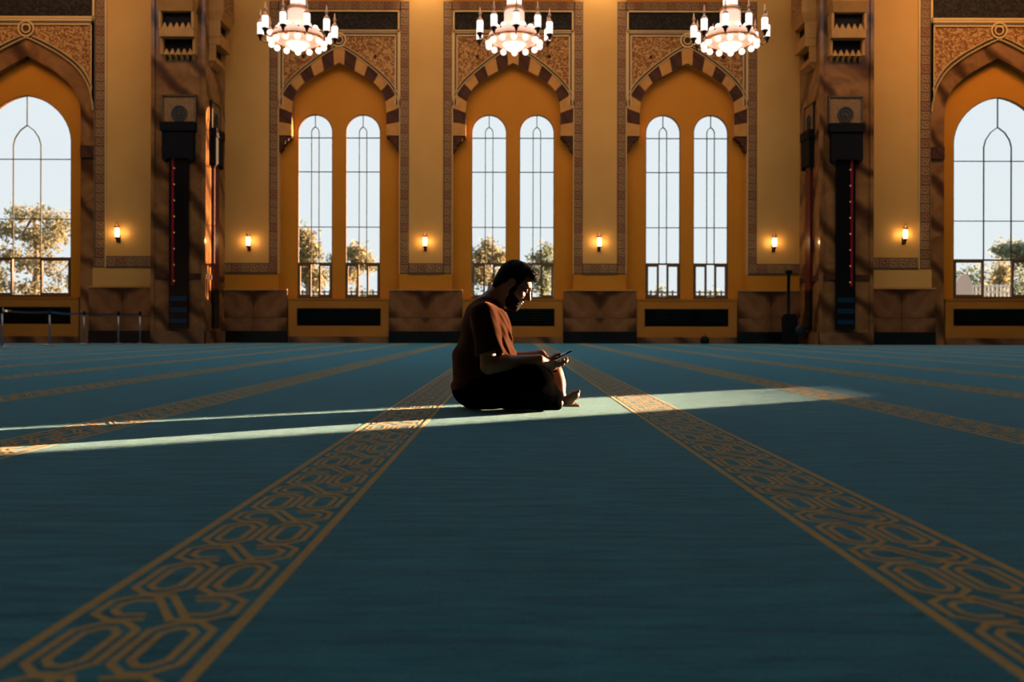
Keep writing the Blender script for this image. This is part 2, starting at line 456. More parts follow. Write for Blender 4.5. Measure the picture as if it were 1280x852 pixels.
def make_window(n, cpx, half, spr, apx, Y, pointed, bars, lan_half, lan_spr, lan_apx, foot, sill, label):
    arch = px_arch(cpx, half, spr, apx, Y, pointed, 20)
    x0, x1 = arch[0][0], arch[-1][0]; cx = X(cpx, Y); u = Y/FPX
    yf = Y+.03
    fr = MB()
    inn = [(cx+(x-cx)*(1-.9/half), z-.9*u*(0 if i in (0, len(arch)-1) else 1)) for i, (x, z) in enumerate(arch)]
    zs = H(sill, Y); zf = H(foot, Y)
    # outer frame: arch band and jambs
    for i in range(len(arch)-1):
        fr.prism([inn[i], inn[i+1], arch[i+1], arch[i]], yf-.02, yf+.07)
    t = .9*u
    fr.box(x0, x0+t, yf-.02, yf+.07, zs, arch[0][1]); fr.box(x1-t, x1, yf-.02, yf+.07, zs, arch[-1][1])
    # opening lights at the foot, framed in bronze
    fr.box(x0, x1, yf-.03, yf+.07, zf-1.0*u, zf+1.0*u)
    fr.box(x0, x1, yf-.05, yf+.09, zs, zs+2.2*u)
    lh = lan_half
    colx = [cx-half*u, cx-lh*u, cx+lh*u, cx+half*u]
    win = fr.build('window_%d' % n, M['bronze'])
    tag(win, label, 'window', kind='structure')
    for a, b, out in ((colx[0], colx[1], 1), (colx[2], colx[3], 1)):
        sash = MB(); k = 2.3*u
        a0, b0 = a+1.2*u, b-.2*u
        if b > cx: a0, b0 = a+.2*u, b-1.2*u
        zz0, zz1 = zs+2.2*u, zf-1.0*u
        sash.box(a0, a0+k, yf-.04, yf+.05, zz0, zz1); sash.box(b0-k, b0, yf-.04, yf+.05, zz0, zz1)
        sash.box(a0+k, b0-k, yf-.04, yf+.05, zz1-k, zz1); sash.box(a0+k, b0-k, yf-.04, yf+.05, zz0, zz0+k)
        so_ = sash.build('sash', M['bronze'], win)
        pn = MB(); pn.box(a0+k, b0-k, yf, yf+.012, zz0+k, zz1-k); pn.build('pane', M['glass'], so_)
    pane(win, [(colx[1], zs), (colx[2], zs), (colx[2], zf), (colx[1], zf)], yf)
    # glazing bars
    wd = .95*u
    c_ = MB()
    lan = [(cx+a*u, H(b, Y)) for a, b in ((-lh, foot), (-lh, lan_spr), (-lh*.86, lan_spr-.36*(lan_spr-lan_apx)), (-lh*.5, lan_spr-.74*(lan_spr-lan_apx)), (0, lan_apx),
                                          (lh*.5, lan_spr-.74*(lan_spr-lan_apx)), (lh*.86, lan_spr-.36*(lan_spr-lan_apx)), (lh, lan_spr), (lh, foot))]
    came(c_, lan, wd, yf-.015, yf+.03)
    came(c_, [(cx, H(lan_apx, Y)), (cx, max(z for x, z in arch))], wd, yf-.015, yf+.03)
    for b in bars: came(c_, [(x0, H(b, Y)), (x1, H(b, Y))], wd, yf-.016, yf+.031)
    c_.build('glazing_bars', M['came'], win)
    # panes
    rows = list(bars)+[foot]
    for ra, rb in zip(rows[:-1], rows[1:]):
        za, zb = H(ra, Y), H(rb, Y)
        for a, b in zip(colx[:-1], colx[1:]): pane(win, [(a, zb), (b, zb), (b, za), (a, za)], yf)
    zb = H(bars[0], Y)
    lcap = [p for p in lan[1:-1]]
    pane(win, [(colx[1], zb)]+lcap+[(colx[2], zb)], yf)
    left = [(x0, zb)]+[p for p in arch if p[0] < cx-1e-4]+[(cx, arch_z(arch, cx))]+[lan[4], lan[3], lan[2], lan[1]]+[(colx[1], zb)]
    pane(win, left, yf)
    pane(win, [(2*cx-a, b) for a, b in left], yf)
    return win
nw = 1
bayname = ('left', 'middle', 'right')
for i, c in enumerate(BAYS):
    for s in (-1, 1):
        make_window(nw, c+s*WIN_OFF, WIN_HALF, 165, 143.3, DN, 0, (172.5, 215, 284), 4.7, 165, 158.7, 329.5, 373,
                    'tall narrow round-headed window, %s one of the pair under the %s striped arch' % ('left' if s < 0 else 'right', bayname[i]))
        nw += 1
for s in (-1, 1):
    make_window(nw, ECX[s], 55.8, 177, 120, DEN, .12, (200, 274.8), 17.2, 182, 157.5, 323.6, 371.5,
                'wide arched window with trees outside, cut by the %s edge of the photo' % ('left' if s < 0 else 'right'))
    nw += 1
# slot window of the right wall
fr = MB(); 
for y in (yA, yB-.05): fr.box(RX+.1, RX+.16, y, y+.05, 1.08, 7.2)
for z in (1.08, 7.15): fr.box(RX+.1, RX+.16, yA, yB, z, z+.05)
wn9 = fr.build('window_%d' % nw, M['bronze']); tag(wn9, 'tall narrow slot window in the right side wall letting in the sunbeam', 'window', kind='structure')
g9 = MB(); g9.box(RX+.12, RX+.13, yA+.05, yB-.05, 1.13, 7.15); g9.build('pane', M['glass'], wn9)

# ---- striped arches, spandrels, carved panel and border bands of the three bays
def interp_curve(pts, n):
    P_ = [Vector(p) for p in pts]; L = [0]
    for a, b in zip(P_[:-1], P_[1:]): L.append(L[-1]+(b-a).length)
    out = []
    for i in range(n+1):
        t = L[-1]*i/n
        j = max(k for k in range(len(L)-1) if L[k] <= t+1e-9)
        q = (t-L[j])/max(1e-9, L[j+1]-L[j]); out.append(P_[j].lerp(P_[j+1], q))
    return out
def catmull(pts, m=6):
    P_ = [Vector(p) for p in pts]; out = []
    for i in range(len(P_)-1):
        p0 = P_[max(i-1,0)]; p1 = P_[i]; p2 = P_[i+1]; p3 = P_[min(i+2, len(P_)-1)]
        for k in range(m):
            t = k/m
            out.append(.5*((2*p1)+(p2-p0)*t+(2*p0-5*p1+4*p2-p3)*t*t+(3*p1-p0-3*p2+p3)*t**3))
    out.append(P_[-1]); return out
OUT = catmull([(-75,170),(-75,150),(-75,134),(-73.4,125),(-69.5,116),(-63,106.5),(-54,97),(-43,87.2),(-32.7,79),(-22,71.2),(-11.5,64.5),(0,58)])
INN = catmull([(-59,170),(-59,152),(-58.6,136),(-56.8,124),(-52,113.5),(-46,106.5),(-39,101),(-29.5,95),(-20,89.8),(-9.7,84),(0,79)])
trim_n = 1
TILE_MESH = {}
def tile_mesh(sz, mname):
    k = (round(sz, 3), mname)
    if k not in TILE_MESH:
        mb = MB(); h = sz*.47; d = .012
        mb.add([(-h,0,-h),(h,0,-h),(h,0,h),(-h,0,h),(-h*.8,-d,-h*.8),(h*.8,-d,-h*.8),(h*.8,-d,h*.8),(-h*.8,-d,h*.8),
                (-h*.45,-d*.3,0),(0,-d*.3,-h*.45),(h*.45,-d*.3,0),(0,-d*.3,h*.45),(0,-d*1.7,0)],
               [(0,1,5,4),(1,2,6,5),(2,3,7,6),(3,0,4,7),(4,5,9),(5,10,9),(5,6,10),(6,11,10),(6,7,11),(7,8,11),(7,4,8),(4,9,8),(8,9,12),(9,10,12),(10,11,12),(11,8,12)])
        TILE_MESH[k] = mb.mesh('border_tile', M[mname])
    return TILE_MESH[k]
def band(parent, x0, z0, x1, z1, wd, Y, nm='border_tile'):
    """run of carved tiles from (x0,z0) to (x1,z1) along its centre line"""
    d = Vector((x1-x0, z1-z0)); L = d.length; n = max(1, round(L/wd)); st = L/n
    me, me2 = tile_mesh(wd, 'tile'), tile_mesh(wd, 'tile2')
    for i in range(n):
        t = (i+.5)/n
        o = link(nm, me2 if (i % 4 == 1) else me, parent, (x0+d.x*t, Y, z0+d.y*t))
        if d.x != 0: o.scale = (st/wd, 1, 1)
        else: o.scale = (1, 1, st/wd)

def make_bay_trim(c, n, word):
    Yf = D
    S = lambda pts: [(X(c+a, Yf), H(b, Yf)) for a, b in pts]
    # spandrel slab following the outer curve of the arch
    sp = MB()
    oc = interp_curve(OUT, 40)
    for sgn in (-1, 1):
        for a, b in zip(oc[:-1], oc[1:]):
            if b.y > 133: 
                continue
            sp.prism(S([(sgn*a.x, a.y), (sgn*b.x, b.y), (sgn*b.x, 42.5), (sgn*a.x, 42.5)]), Yf-.0, Yf+.26)
    arch = sp.build('trim_%d' % n, M['spandrel'])
    tag(arch, 'striped pointed arch with carved spandrels framing the %s window pair' % word, 'arch', kind='structure')
    # voussoirs: 17 blocks, dark and honey
    N = 8.5
    nb = 17
    def full(curve):
        half = interp_curve(curve, 170)
        return half+[Vector((-p.x, p.y)) for p in half[::-1][1:]]
    fo, fi = full(OUT), full(INN)
    L = len(fo)-1
    for i in range(nb):
        i0 = int(round(L*i/nb)); i1 = int(round(L*(i+1)/nb))
        ks = [i0+int(round((i1-i0)*t)) for t in (0, .25, .5, .75, 1)]
        m_ = MB()
        o_ = [fo[k] for k in ks]; n_ = [fi[k] for k in ks]
        poly = [(p.x, p.y) for p in o_]+[(p.x, p.y) for p in n_[::-1]]
        cxm = sum(p[0] for p in poly)/len(poly); cym = sum(p[1] for p in poly)/len(poly)
        poly = [(cxm+(a-cxm)*.975, cym+(b-cym)*.975) for a, b in poly]
        dark = i % 2 == 1
        m_.prism(S(poly), Yf-(.03 if not dark else .02), Yf+.25)
        m_.build('voussoir', M['dark_v'] if dark else M['light_v'], arch)
    # mortar bed behind the blocks
    mo = MB(); 
    for k in range(0, L, 5):
        mo.prism(S([(fo[k].x, fo[k].y), (fo[k+5].x, fo[k+5].y), (fi[k+5].x, fi[k+5].y), (fi[k].x, fi[k].y)]), Yf+.02, Yf+.245)
    mo.build('arch_bed', M['ledge'], arch)
    # double bead along the arch and round the spandrels
    bd = MB(); gr = MB()
    bc = interp_curve([p for p in OUT if p.y < 136], 40)
    for sgn in (-1, 1):
        came(bd, S([(sgn*p.x, p.y) for p in bc]), .035, Yf-.05, Yf+.02)
        came(gr, S([(sgn*p.x*1.012, p.y-1.9) for p in bc]), .05, Yf-.02, Yf+.02)
        came(bd, S([(sgn*p.x*1.02, p.y-3.6) for p in bc[4:-2]]), .03, Yf-.05, Yf+.02)
    for off, top, wd, tgt in ((74.2, 40.4, .05, bd), (72.2, 42.6, .05, gr), (70.2, 45.0, .035, bd)):
        came(tgt, S([(-off, 131), (-off, top), (off, top), (off, 131)]), wd, Yf-.04, Yf+.02)
    gr.build('groove_line', M['deepgroove'], arch)
    # apex roundel
    ro = MB(); pc = S([(0, 50.7)])[0]
    def ring(rb, r0, r1, y0, y1, k=24):
        for i in range(k):
            a0, a1 = 2*PI*i/k, 2*PI*(i+1)/k
            rb.prism([(pc[0]+r*math.cos(a), pc[1]+r*math.sin(a)) for r, a in ((r0, a0), (r1, a0), (r1, a1), (r0, a1))], y0, y1)
    u = Yf/FPX
    ring(ro, 7.2*u, 9.3*u, Yf-.06, Yf+.02); ring(ro, 4.0*u, 5.4*u, Yf-.06, Yf+.02)
    ro.build('roundel', M['bead'], arch)
    rd = MB(); rd.prism([(pc[0]+4.0*u*math.cos(q*PI/8), pc[1]+4.0*u*math.sin(q*PI/8)) for q in range(16)], Yf-.035, Yf+.02)
    ring(rd, 5.4*u, 7.2*u, Yf-.03, Yf+.02)
    rd.build('roundel_eye', M['dark_v'], arch)
    # small bosses on the spandrels
    for sgn in (-1, 1):
        q = S([(sgn*45, 70.5)])[0]; bo = MB(); bo.sphere((q[0], Yf-.005, q[1]), .055, 10, 6); bo.build('boss', M['dark_v'], arch)
    # carved dark panel with its frame
    pa = MB(); a, b = S([(-73, 38.3), (73, 15.3)]); pa.box(a[0], b[0], Yf+.03, Yf+.24, a[1], b[1]); pa.build('carved_panel', M['darkpanel'], arch)
    came(bd, S([(-74.3, 38.9), (-74.3, 14.4), (74.3, 14.4), (74.3, 38.9)]), .045, Yf-.04, Yf+.24)
    came(bd, S([(-75, 39.3), (75, 39.3)]), .06, Yf-.04, Yf+.24)
    came(bd, S([(-75.8, 39), (-75.8, 342)]), .03, Yf-.02, Yf+.2); came(bd, S([(75.8, 39), (75.8, 342)]), .03, Yf-.02, Yf+.2)
    bd.build('bead_moulding', M['bead'], arch)
    bk = MB(); a, b = S([(-75.5, 43), (75.5, -60)]); bk.box(a[0], b[0], Yf+.06, Yf+.25, a[1], b[1]); bk.build('panel_bed', M['niche'], arch)
    # corbels under the feet of the arch
    for sgn in (-1, 1):
        co = MB()
        prof = [(75,170),(59.5,170),(59.5,172.5),(63,173),(63.5,176),(67,177),(67.5,180.5),(70.5,182),(71,186.5),(73,188),(73.5,190),(75,190)]
        co.prism(S([(sgn*a, b) for a, b in prof]), Yf+.0, Yf+.25)
        co.build('corbel', M['dark_v'], arch)
    # carved border band up both sides and across the top
    bw = 10.2*u
    bb = MB()
    for sgn in (-1, 1):
        a = S([(sgn*81.4, 342)])[0]; b = S([(sgn*81.4, 2)])[0]
        bb.box(a[0]-bw/2-.02, a[0]+bw/2+.02, Yf-.012, Yf+.01, a[1], b[1])
    a = S([(-86.6, 12.6)])[0]; b = S([(86.6, 2)])[0]
    bb.box(a[0], b[0], Yf-.012, Yf+.26, a[1], b[1])
    bb.build('border_bed', M['deepgroove'], arch)
    for sgn in (-1, 1):
        a = S([(sgn*81.4, 342)])[0]; b = S([(sgn*81.4, 2.2)])[0]
        band(arch, a[0], a[1], b[0], b[1], bw, Yf-.013)
    a = S([(-76, 7.4)])[0]; b = S([(76, 7.4)])[0]
    band(arch, a[0], a[1], b[0], b[1], bw, Yf-.013)
    return arch
for c, wd in zip(BAYS, bayname):
    make_bay_trim(c, trim_n, wd); trim_n += 1

# bands under the sconce panels of the main wall
def low_band(n, x0, x1, pyc, pyh, Y, label):
    u = Y/FPX; bw = pyh*u
    bb = MB(); z = H(pyc, Y); bb.box(X(x0, Y), X(x1, Y), Y-.02, Y+.01, z-bw/2-.03, z+bw/2+.03)
    o = bb.build('trim_%d' % n, M['deepgroove']); tag(o, label, 'moulding', kind='structure')
    band(o, X(x0, Y)+.02, z, X(x1, Y)-.02, z, bw, Y-.021)
for x0, x1, lb in ((276, BAYS[0]-76.4, 'carved stone band under the sconce panel right of the left pier'),
                   (BAYS[0]+86.6, BAYS[1]-86.6, 'carved stone band under the sconce panel between left and middle arches'),
                   (BAYS[1]+86.6, BAYS[2]-86.6, 'carved stone band under the sconce panel between middle and right arches'),
                   (BAYS[2]+76.4, 1004, 'carved stone band under the sconce panel left of the right pier')):
    low_band(trim_n, x0, x1, 336, 11.2, D, lb); trim_n += 1

# ---- glazed ceiling opening, added to bring skylight down to the carpet
mb = MB()
for i in range(5):
    x = -SKX+2*SKX*i/4; mb.box(x-.06, x+.06, SK0, SK1, TOP+.1, TOP+.25)
for i in range(5):
    y = SK0+(SK1-SK0)*i/4; mb.box(-SKX, SKX, y-.06, y+.06, TOP+.11, TOP+.24)
sky_l = mb.build('window_%d' % (nw+1), M['bronze']); tag(sky_l, 'unseen glazed ceiling opening added to let skylight onto the carpet', 'window', kind='structure')
for i in range(4):
    for j in range(4):
        q = MB(); q.box(-SKX+2*SKX*i/4+.06, -SKX+2*SKX*(i+1)/4-.06, SK0+(SK1-SK0)*j/4+.06, SK0+(SK1-SK0)*(j+1)/4-.06, TOP+.17, TOP+.18); q.build('pane', M['glass'], sky_l)

# ---- wide arches of the end walls
WOUT = catmull([(-84,430),(-84,300),(-84,160),(-83.5,138),(-80.5,118),(-76.5,106),(-70,94.5),(-61.5,84.5),(-50.5,75.5),(-39.5,68),(-27,61),(-13.5,54),(0,48)])
WINN = catmull([(-67,430),(-67,300),(-67,160),(-66,133),(-62.5,121),(-57.5,111.5),(-49.5,102.5),(-40,94.8),(-30,87.5),(-15,79),(0,71)])
def make_end_trim(s, n):
    c = ECX[s]; Y = DE; u = Y/FPX
    S = lambda pts: [(X(c+a, Y), H(b, Y)) for a, b in pts]
    oc = interp_curve(WOUT, 80); ic = interp_curve(WINN, 80)
    rg = MB()
    for sgn in (-1, 1):
        for k in range(80):
            rg.prism(S([(sgn*oc[k].x, oc[k].y), (sgn*oc[k+1].x, oc[k+1].y), (sgn*ic[k+1].x, ic[k+1].y), (sgn*ic[k].x, ic[k].y)]), Y+.02, Y+.26)
    arch = rg.build('trim_%d' % n, M['marble2'])
    nm = 'left' if s < 0 else 'right'
    tag(arch, 'brown marble pointed arch round the wide window by the %s pier' % nm, 'arch', kind='structure')
    sp = MB()
    top = [p for p in WOUT if p.y < 140]; tc_ = interp_curve(top, 30)
    for sgn in (-1, 1):
        for a, b in zip(tc_[:-1], tc_[1:]):
            sp.prism(S([(sgn*a.x, a.y), (sgn*b.x, b.y), (sgn*b.x, 27), (sgn*a.x, 27)]), Y, Y+.26)
    sp.build('spandrel', M['spandrel'], arch)
    bd = MB(); gr = MB()
    for sgn in (-1, 1):
        came(bd, S([(sgn*p.x, p.y) for p in tc_]), .04, Y-.05, Y+.03)
        came(gr, S([(sgn*p.x*1.015, p.y-2.4) for p in tc_]), .06, Y-.02, Y+.03)
        came(bd, S([(sgn*p.x*1.025, p.y-4.8) for p in tc_[5:-2]]), .035, Y-.05, Y+.03)
    for off, top_, wd, tgt in ((83.3, 26.2, .06, bd), (83.2, 29.3, .07, gr), (81.2, 31.8, .04, bd)):
        came(tgt, S([(-off, 125), (-off, top_), (off, top_), (off, 125)]), wd, Y-.04, Y+.02)
    came(bd, S([(-85, 23.2), (85, 23.2)]), .06, Y-.05, Y+.25)
    came(bd, S([(-84, 23), (-84, -40)]), .06, Y-.05, Y+.25); came(bd, S([(84, 23), (84, -40)]), .06, Y-.05, Y+.25)
    pc = S([(0, 37.3)])[0]
    def ring(rb, r0, r1, y0, y1, k=24):
        for i in range(k):
            a0, a1 = 2*PI*i/k, 2*PI*(i+1)/k
            rb.prism([(pc[0]+r*math.cos(a), pc[1]+r*math.sin(a)) for r, a in ((r0, a0), (r1, a0), (r1, a1), (r0, a1))], y0, y1)
    ro = MB(); ring(ro, 8.4*u, 10.4*u, Y-.06, Y+.02); ring(ro, 4.2*u, 6.0*u, Y-.06, Y+.02); ro.build('roundel', M['bead'], arch)
    rd = MB(); rd.prism([(pc[0]+4.2*u*math.cos(q*PI/8), pc[1]+4.2*u*math.sin(q*PI/8)) for q in range(16)], Y-.035, Y+.02); ring(rd, 6.0*u, 8.4*u, Y-.03, Y+.02)
    rd.build('roundel_eye', M['dark_v'], arch)
    pa = MB(); a, b = S([(-83, 22), (83, -40)]); pa.box(a[0], b[0], Y+.03, Y+.25, a[1], b[1]); pa.build('carved_panel', M['darkpanel'], arch)
    gr.build('groove_line', M['deepgroove'], arch)
    # thin outer bead edging the border band
    for off in (99.0,):
        came(bd, S([(-off, 335), (-off, -40)]), .045, Y-.03, Y+.02); came(bd, S([(off, 335), (off, -40)]), .045, Y-.03, Y+.02)
    bd.build('bead_moulding', M['bead'], arch)
    # square blocks set in the ring
    for sgn in (-1, 1):
        bl = MB(); a, b = S([(sgn*75.5-8, 198), (sgn*75.5+8, 183)]); bl.box(a[0], b[0], Y-.04, Y+.1, a[1], b[1]); bl.build('stone_block', M['dark_v'], arch)
    bw = 11.4*u
    bb = MB()
    for sgn in (-1, 1):
        a = S([(sgn*91.5, 335)])[0]; b = S([(sgn*91.5, -40)])[0]
        bb.box(a[0]-bw/2-.03, a[0]+bw/2+.03, Y-.012, Y+.01, a[1], b[1])
    bb.build('border_bed', M['deepgroove'], arch)
    for sgn in (-1, 1):
        a = S([(sgn*91.5, 335)])[0]; b = S([(sgn*91.5, -12)])[0]
        band(arch, a[0], a[1], b[0], b[1], bw, Y-.013)
for s in (-1, 1):
    make_end_trim(s, trim_n); trim_n += 1
low_band(trim_n, 131.5, 196, 328.5, 12.4, DE, 'carved stone band under the sconce panel left of the left pier'); trim_n += 1
low_band(trim_n, 1084, 1148.5, 328.5, 12.4, DE, 'carved stone band under the sconce panel right of the right pier'); trim_n += 1

# ---- marble dado, plinth, window bases with black grilles
def dado(n, x0, x1, y_top, y_mid, Y, label):
    xa, xb = X(x0, Y), X(x1, Y); zt, zm = H(y_top, Y), H(y_mid, Y)
    mb = MB(); mb.box(xa, xb, Y-.03, Y, 0, zt)
    o = mb.build('trim_%d' % n, M['deepgroove']); tag(o, label, 'dado', kind='structure')
    mid = (xa+xb)/2; zh = zm+(zt-zm)*.33
    for a, b in ((xa, mid-.006), (mid+.006, xb)):
        for c, d in ((zm, zh-.006), (zh+.006, zt)):
            q = MB(); q.box(0, b-a, 0, .035, 0, d-c); link('marble_slab', q.mesh('marble_slab', M['marble']), o, (a if a == xa else b, Y-.06, c), None, (1 if a == xa else -1, 1, 1))
    q = MB(); q.box(xa, xb, Y-.08, Y, zt, zt+.05); q.build('cap_moulding', M['ledge'], o)
    pl = MB(); pl.box(xa, xb, Y-.09, Y-.03, 0, zm); pl.build('plinth', M['black'], o)
for x0, x1, lb in ((276, 359.5, 'brown marble dado with black plinth right of the left pier'),
                   (486.5, 578, 'brown marble dado with black plinth between left and middle windows'),
                   (704, 795.5, 'brown marble dado with black plinth between middle and right windows'),
                   (922, 1004, 'brown marble dado with black plinth left of the right pier')):
    dado(trim_n, x0, x1, 363.5, 414, D, lb); trim_n += 1
dado(trim_n, 112, 196, 360.5, 414, DE, 'dim brown marble dado with black plinth behind the rope barrier'); trim_n += 1
dado(trim_n, 1084, 1168, 360.5, 414, DE, 'brown marble dado with black plinth right of the right pier'); trim_n += 1

def window_base(n, c, hw, sill, Y, gh, gy0, gy1, label, glabel):
    Yb = Y-.02
    xa, xb = X(c-hw, Yb), X(c+hw, Yb)
    mb = MB()
    ga, gb, z0, z1 = X(c-gh, Yb), X(c+gh, Yb), H(gy1, Yb), H(gy0, Yb)
    zt = H(sill+1, Yb)
    mb.box(xa, ga, Yb, DN if Y == D else DEN, 0, zt); mb.box(gb, xb, Yb, DN if Y == D else DEN, 0, zt)
    mb.box(ga, gb, Yb, DN if Y == D else DEN, 0, z0); mb.box(ga, gb, Yb, DN if Y == D else DEN, z1, zt)
    o = mb.build('trim_%d' % n, M['base']); tag(o, label, 'base', kind='structure')
    q = MB(); q.box(xa, xb, Yb-.04, Yb, 0, .2); q.build('skirting', M['marble'], o)
    q = MB(); q.box(xa, xb, Yb-.015, Yb+.2, zt-.03, zt+.015); q.build('sill', M['base'], o)
    q = MB(); q.box(ga, gb, Yb+.12, Yb+.16, z0, z1)
    gobj = q.build('vent_panel', M['black'])
    tag(gobj, glabel, 'vent')
    f = MB(); k = .035
    f.box(ga, gb, Yb+.03, Yb+.12, z0, z0+k); f.box(ga, gb, Yb+.03, Yb+.12, z1-k, z1); f.box(ga, ga+k, Yb+.03, Yb+.12, z0+k, z1-k); f.box(gb-k, gb, Yb+.03, Yb+.12, z0+k, z1-k)
    f.build('frame', M['blackmat'], gobj)
    for i in range(6):
        z = z0+k+(z1-z0-2*k)*(i+.5)/6; hh = (z1-z0-2*k)/6*.42
        f = MB(); a, b = ga+k, gb-k
        f.add([(a,Yb+.035,z+hh),(b,Yb+.035,z+hh),(b,Yb+.085,z-hh),(a,Yb+.085,z-hh),(a,Yb+.043,z+hh),(b,Yb+.043,z+hh),(b,Yb+.093,z-hh),(a,Yb+.093,z-hh)],
              [(3,2,1,0),(4,5,6,7),(0,1,5,4),(2,3,7,6),(0,4,7,3),(1,2,6,5)])
        f.build('slat', M['black'], gobj)
for i, c in enumerate(BAYS):
    window_base(trim_n, c, 63, 373, D, 52.5, 385.5, 407.5, 'ochre base block under the %s window pair' % bayname[i], 'long black slatted vent set under the %s window pair' % bayname[i]); trim_n += 1
for s, wd in ((-1, 'left'), (1, 'right')):
    window_base(trim_n, ECX[s], 65, 372, DE, 55.5, 384.5, 406, 'ochre base block under the wide %s window' % wd, 'long black slatted vent set under the wide %s window' % wd); trim_n += 1
# pale panels below the end wall bands
for s, wd in ((-1, 'left'), (1, 'right')):
    xs = sorted((X(640+s*447, DE), X(640+s*524, DE)))
    mb = MB(); mb.box(xs[0], xs[1], DE-.03, DE, H(359, DE), H(336.5, DE))
    tag(mb.build('trim_%d' % trim_n, M['paint']), 'plain pale panel above the marble dado beside the %s pier' % wd, 'panel', kind='structure'); trim_n += 1

# ---- piers with corbelled brackets, medallion plates and black shafts
def bracket(pier, tr):
    """two corbel tiers built facing -Y at the origin plane y=0 (local x across, z world height); tr places them"""
    u = DP/FPX
    tiers = ((20, 33.5, 40.5, 50.5, 19.6), (51, 64, 71, 79, 19.4))
    def put(name, mb, m):
        o = mb.build(name, m, pier); o.matrix_world = tr; return o
    top = MB(); top.box(-22.5*u, 22.5*u, -.42, 0, H(7, DP), H(-30, DP)); put('corbel_block', top, M['ledge'])
    tp = MB(); tp.box(-19.5*u, 19.5*u, -.43, -.40, H(5, DP), H(-28, DP)); put('carved_panel', tp, M['spandrel'])
    lg = MB(); 
    a, b = H(19.5, DP), H(7, DP)
    lg.add([(-19.8*u,-.34,a),(19.8*u,-.34,a),(22.5*u,-.44,b),(-22.5*u,-.44,b),(-19.8*u,0,a),(19.8*u,0,a),(22.5*u,0,b),(-22.5*u,0,b)],
           [(0,1,2,3),(4,7,6,5),(0,4,5,1),(3,2,6,7),(0,3,7,4),(1,5,6,2)])
    put('corbel_ledge', lg, M['ledge'])
    for k, (t0, t1, t2, t3, hw) in enumerate(tiers):
        dep = .30-.13*k
        nb = MB(); nb.box(-(hw-1)*u, (hw-1)*u, -dep+.12, 0, H(t2, DP), H(t0, DP)); put('corbel_niche', nb, M['blackmat'])
        for sx in (-1, 1):
            ck = MB(); xs = sorted((sx*(hw-1)*u, sx*(hw+2.2)*u)); ck.box(xs[0], xs[1], -dep-.02, 0, H(t2, DP), H(t0, DP)); put('corbel_cheek', ck, M['ledge'])
        for j in range(5):
            cx = (-hw+1+(2*hw-2)*(j+.5)/5)*u; w_ = (2*hw-2)*u/5/2
            th = MB()
            zb, zt = H(t2, DP), H(t1-1, DP)
            th.add([(cx-w_,-dep,zb),(cx+w_,-dep,zb),(cx+w_,-dep+.13,zb),(cx-w_,-dep+.13,zb),(cx,-dep+.02,zt),(cx,-dep+.13,zt)],
                   [(0,1,4),(1,2,5,4),(2,3,5),(3,0,4,5),(0,3,2,1)])
            put('corbel_tooth', th, M['ledge'])
        if k == 0:
            l2 = MB(); l2.box(-(hw+1.6)*u, (hw+1.6)*u, -dep-.01, 0, H(t3, DP), H(t2, DP)); put('corbel_ledge', l2, M['ledge'])
        else:
            for j in range(6):
                cx = (-hw+1.5+(2*hw-3)*j/5)*u
                dr = MB(); zt, zb = H(t2, DP), H(t3, DP)
                dr.add([(cx-.05,-dep,zt),(cx+.05,-dep,zt),(cx+.05,0,zt),(cx-.05,0,zt),(cx,-.02,zb)], [(0,1,2,3),(0,4,1),(1,4,2),(2,4,3),(3,4,0)])
                put('corbel_drop', dr, M['ledge'])
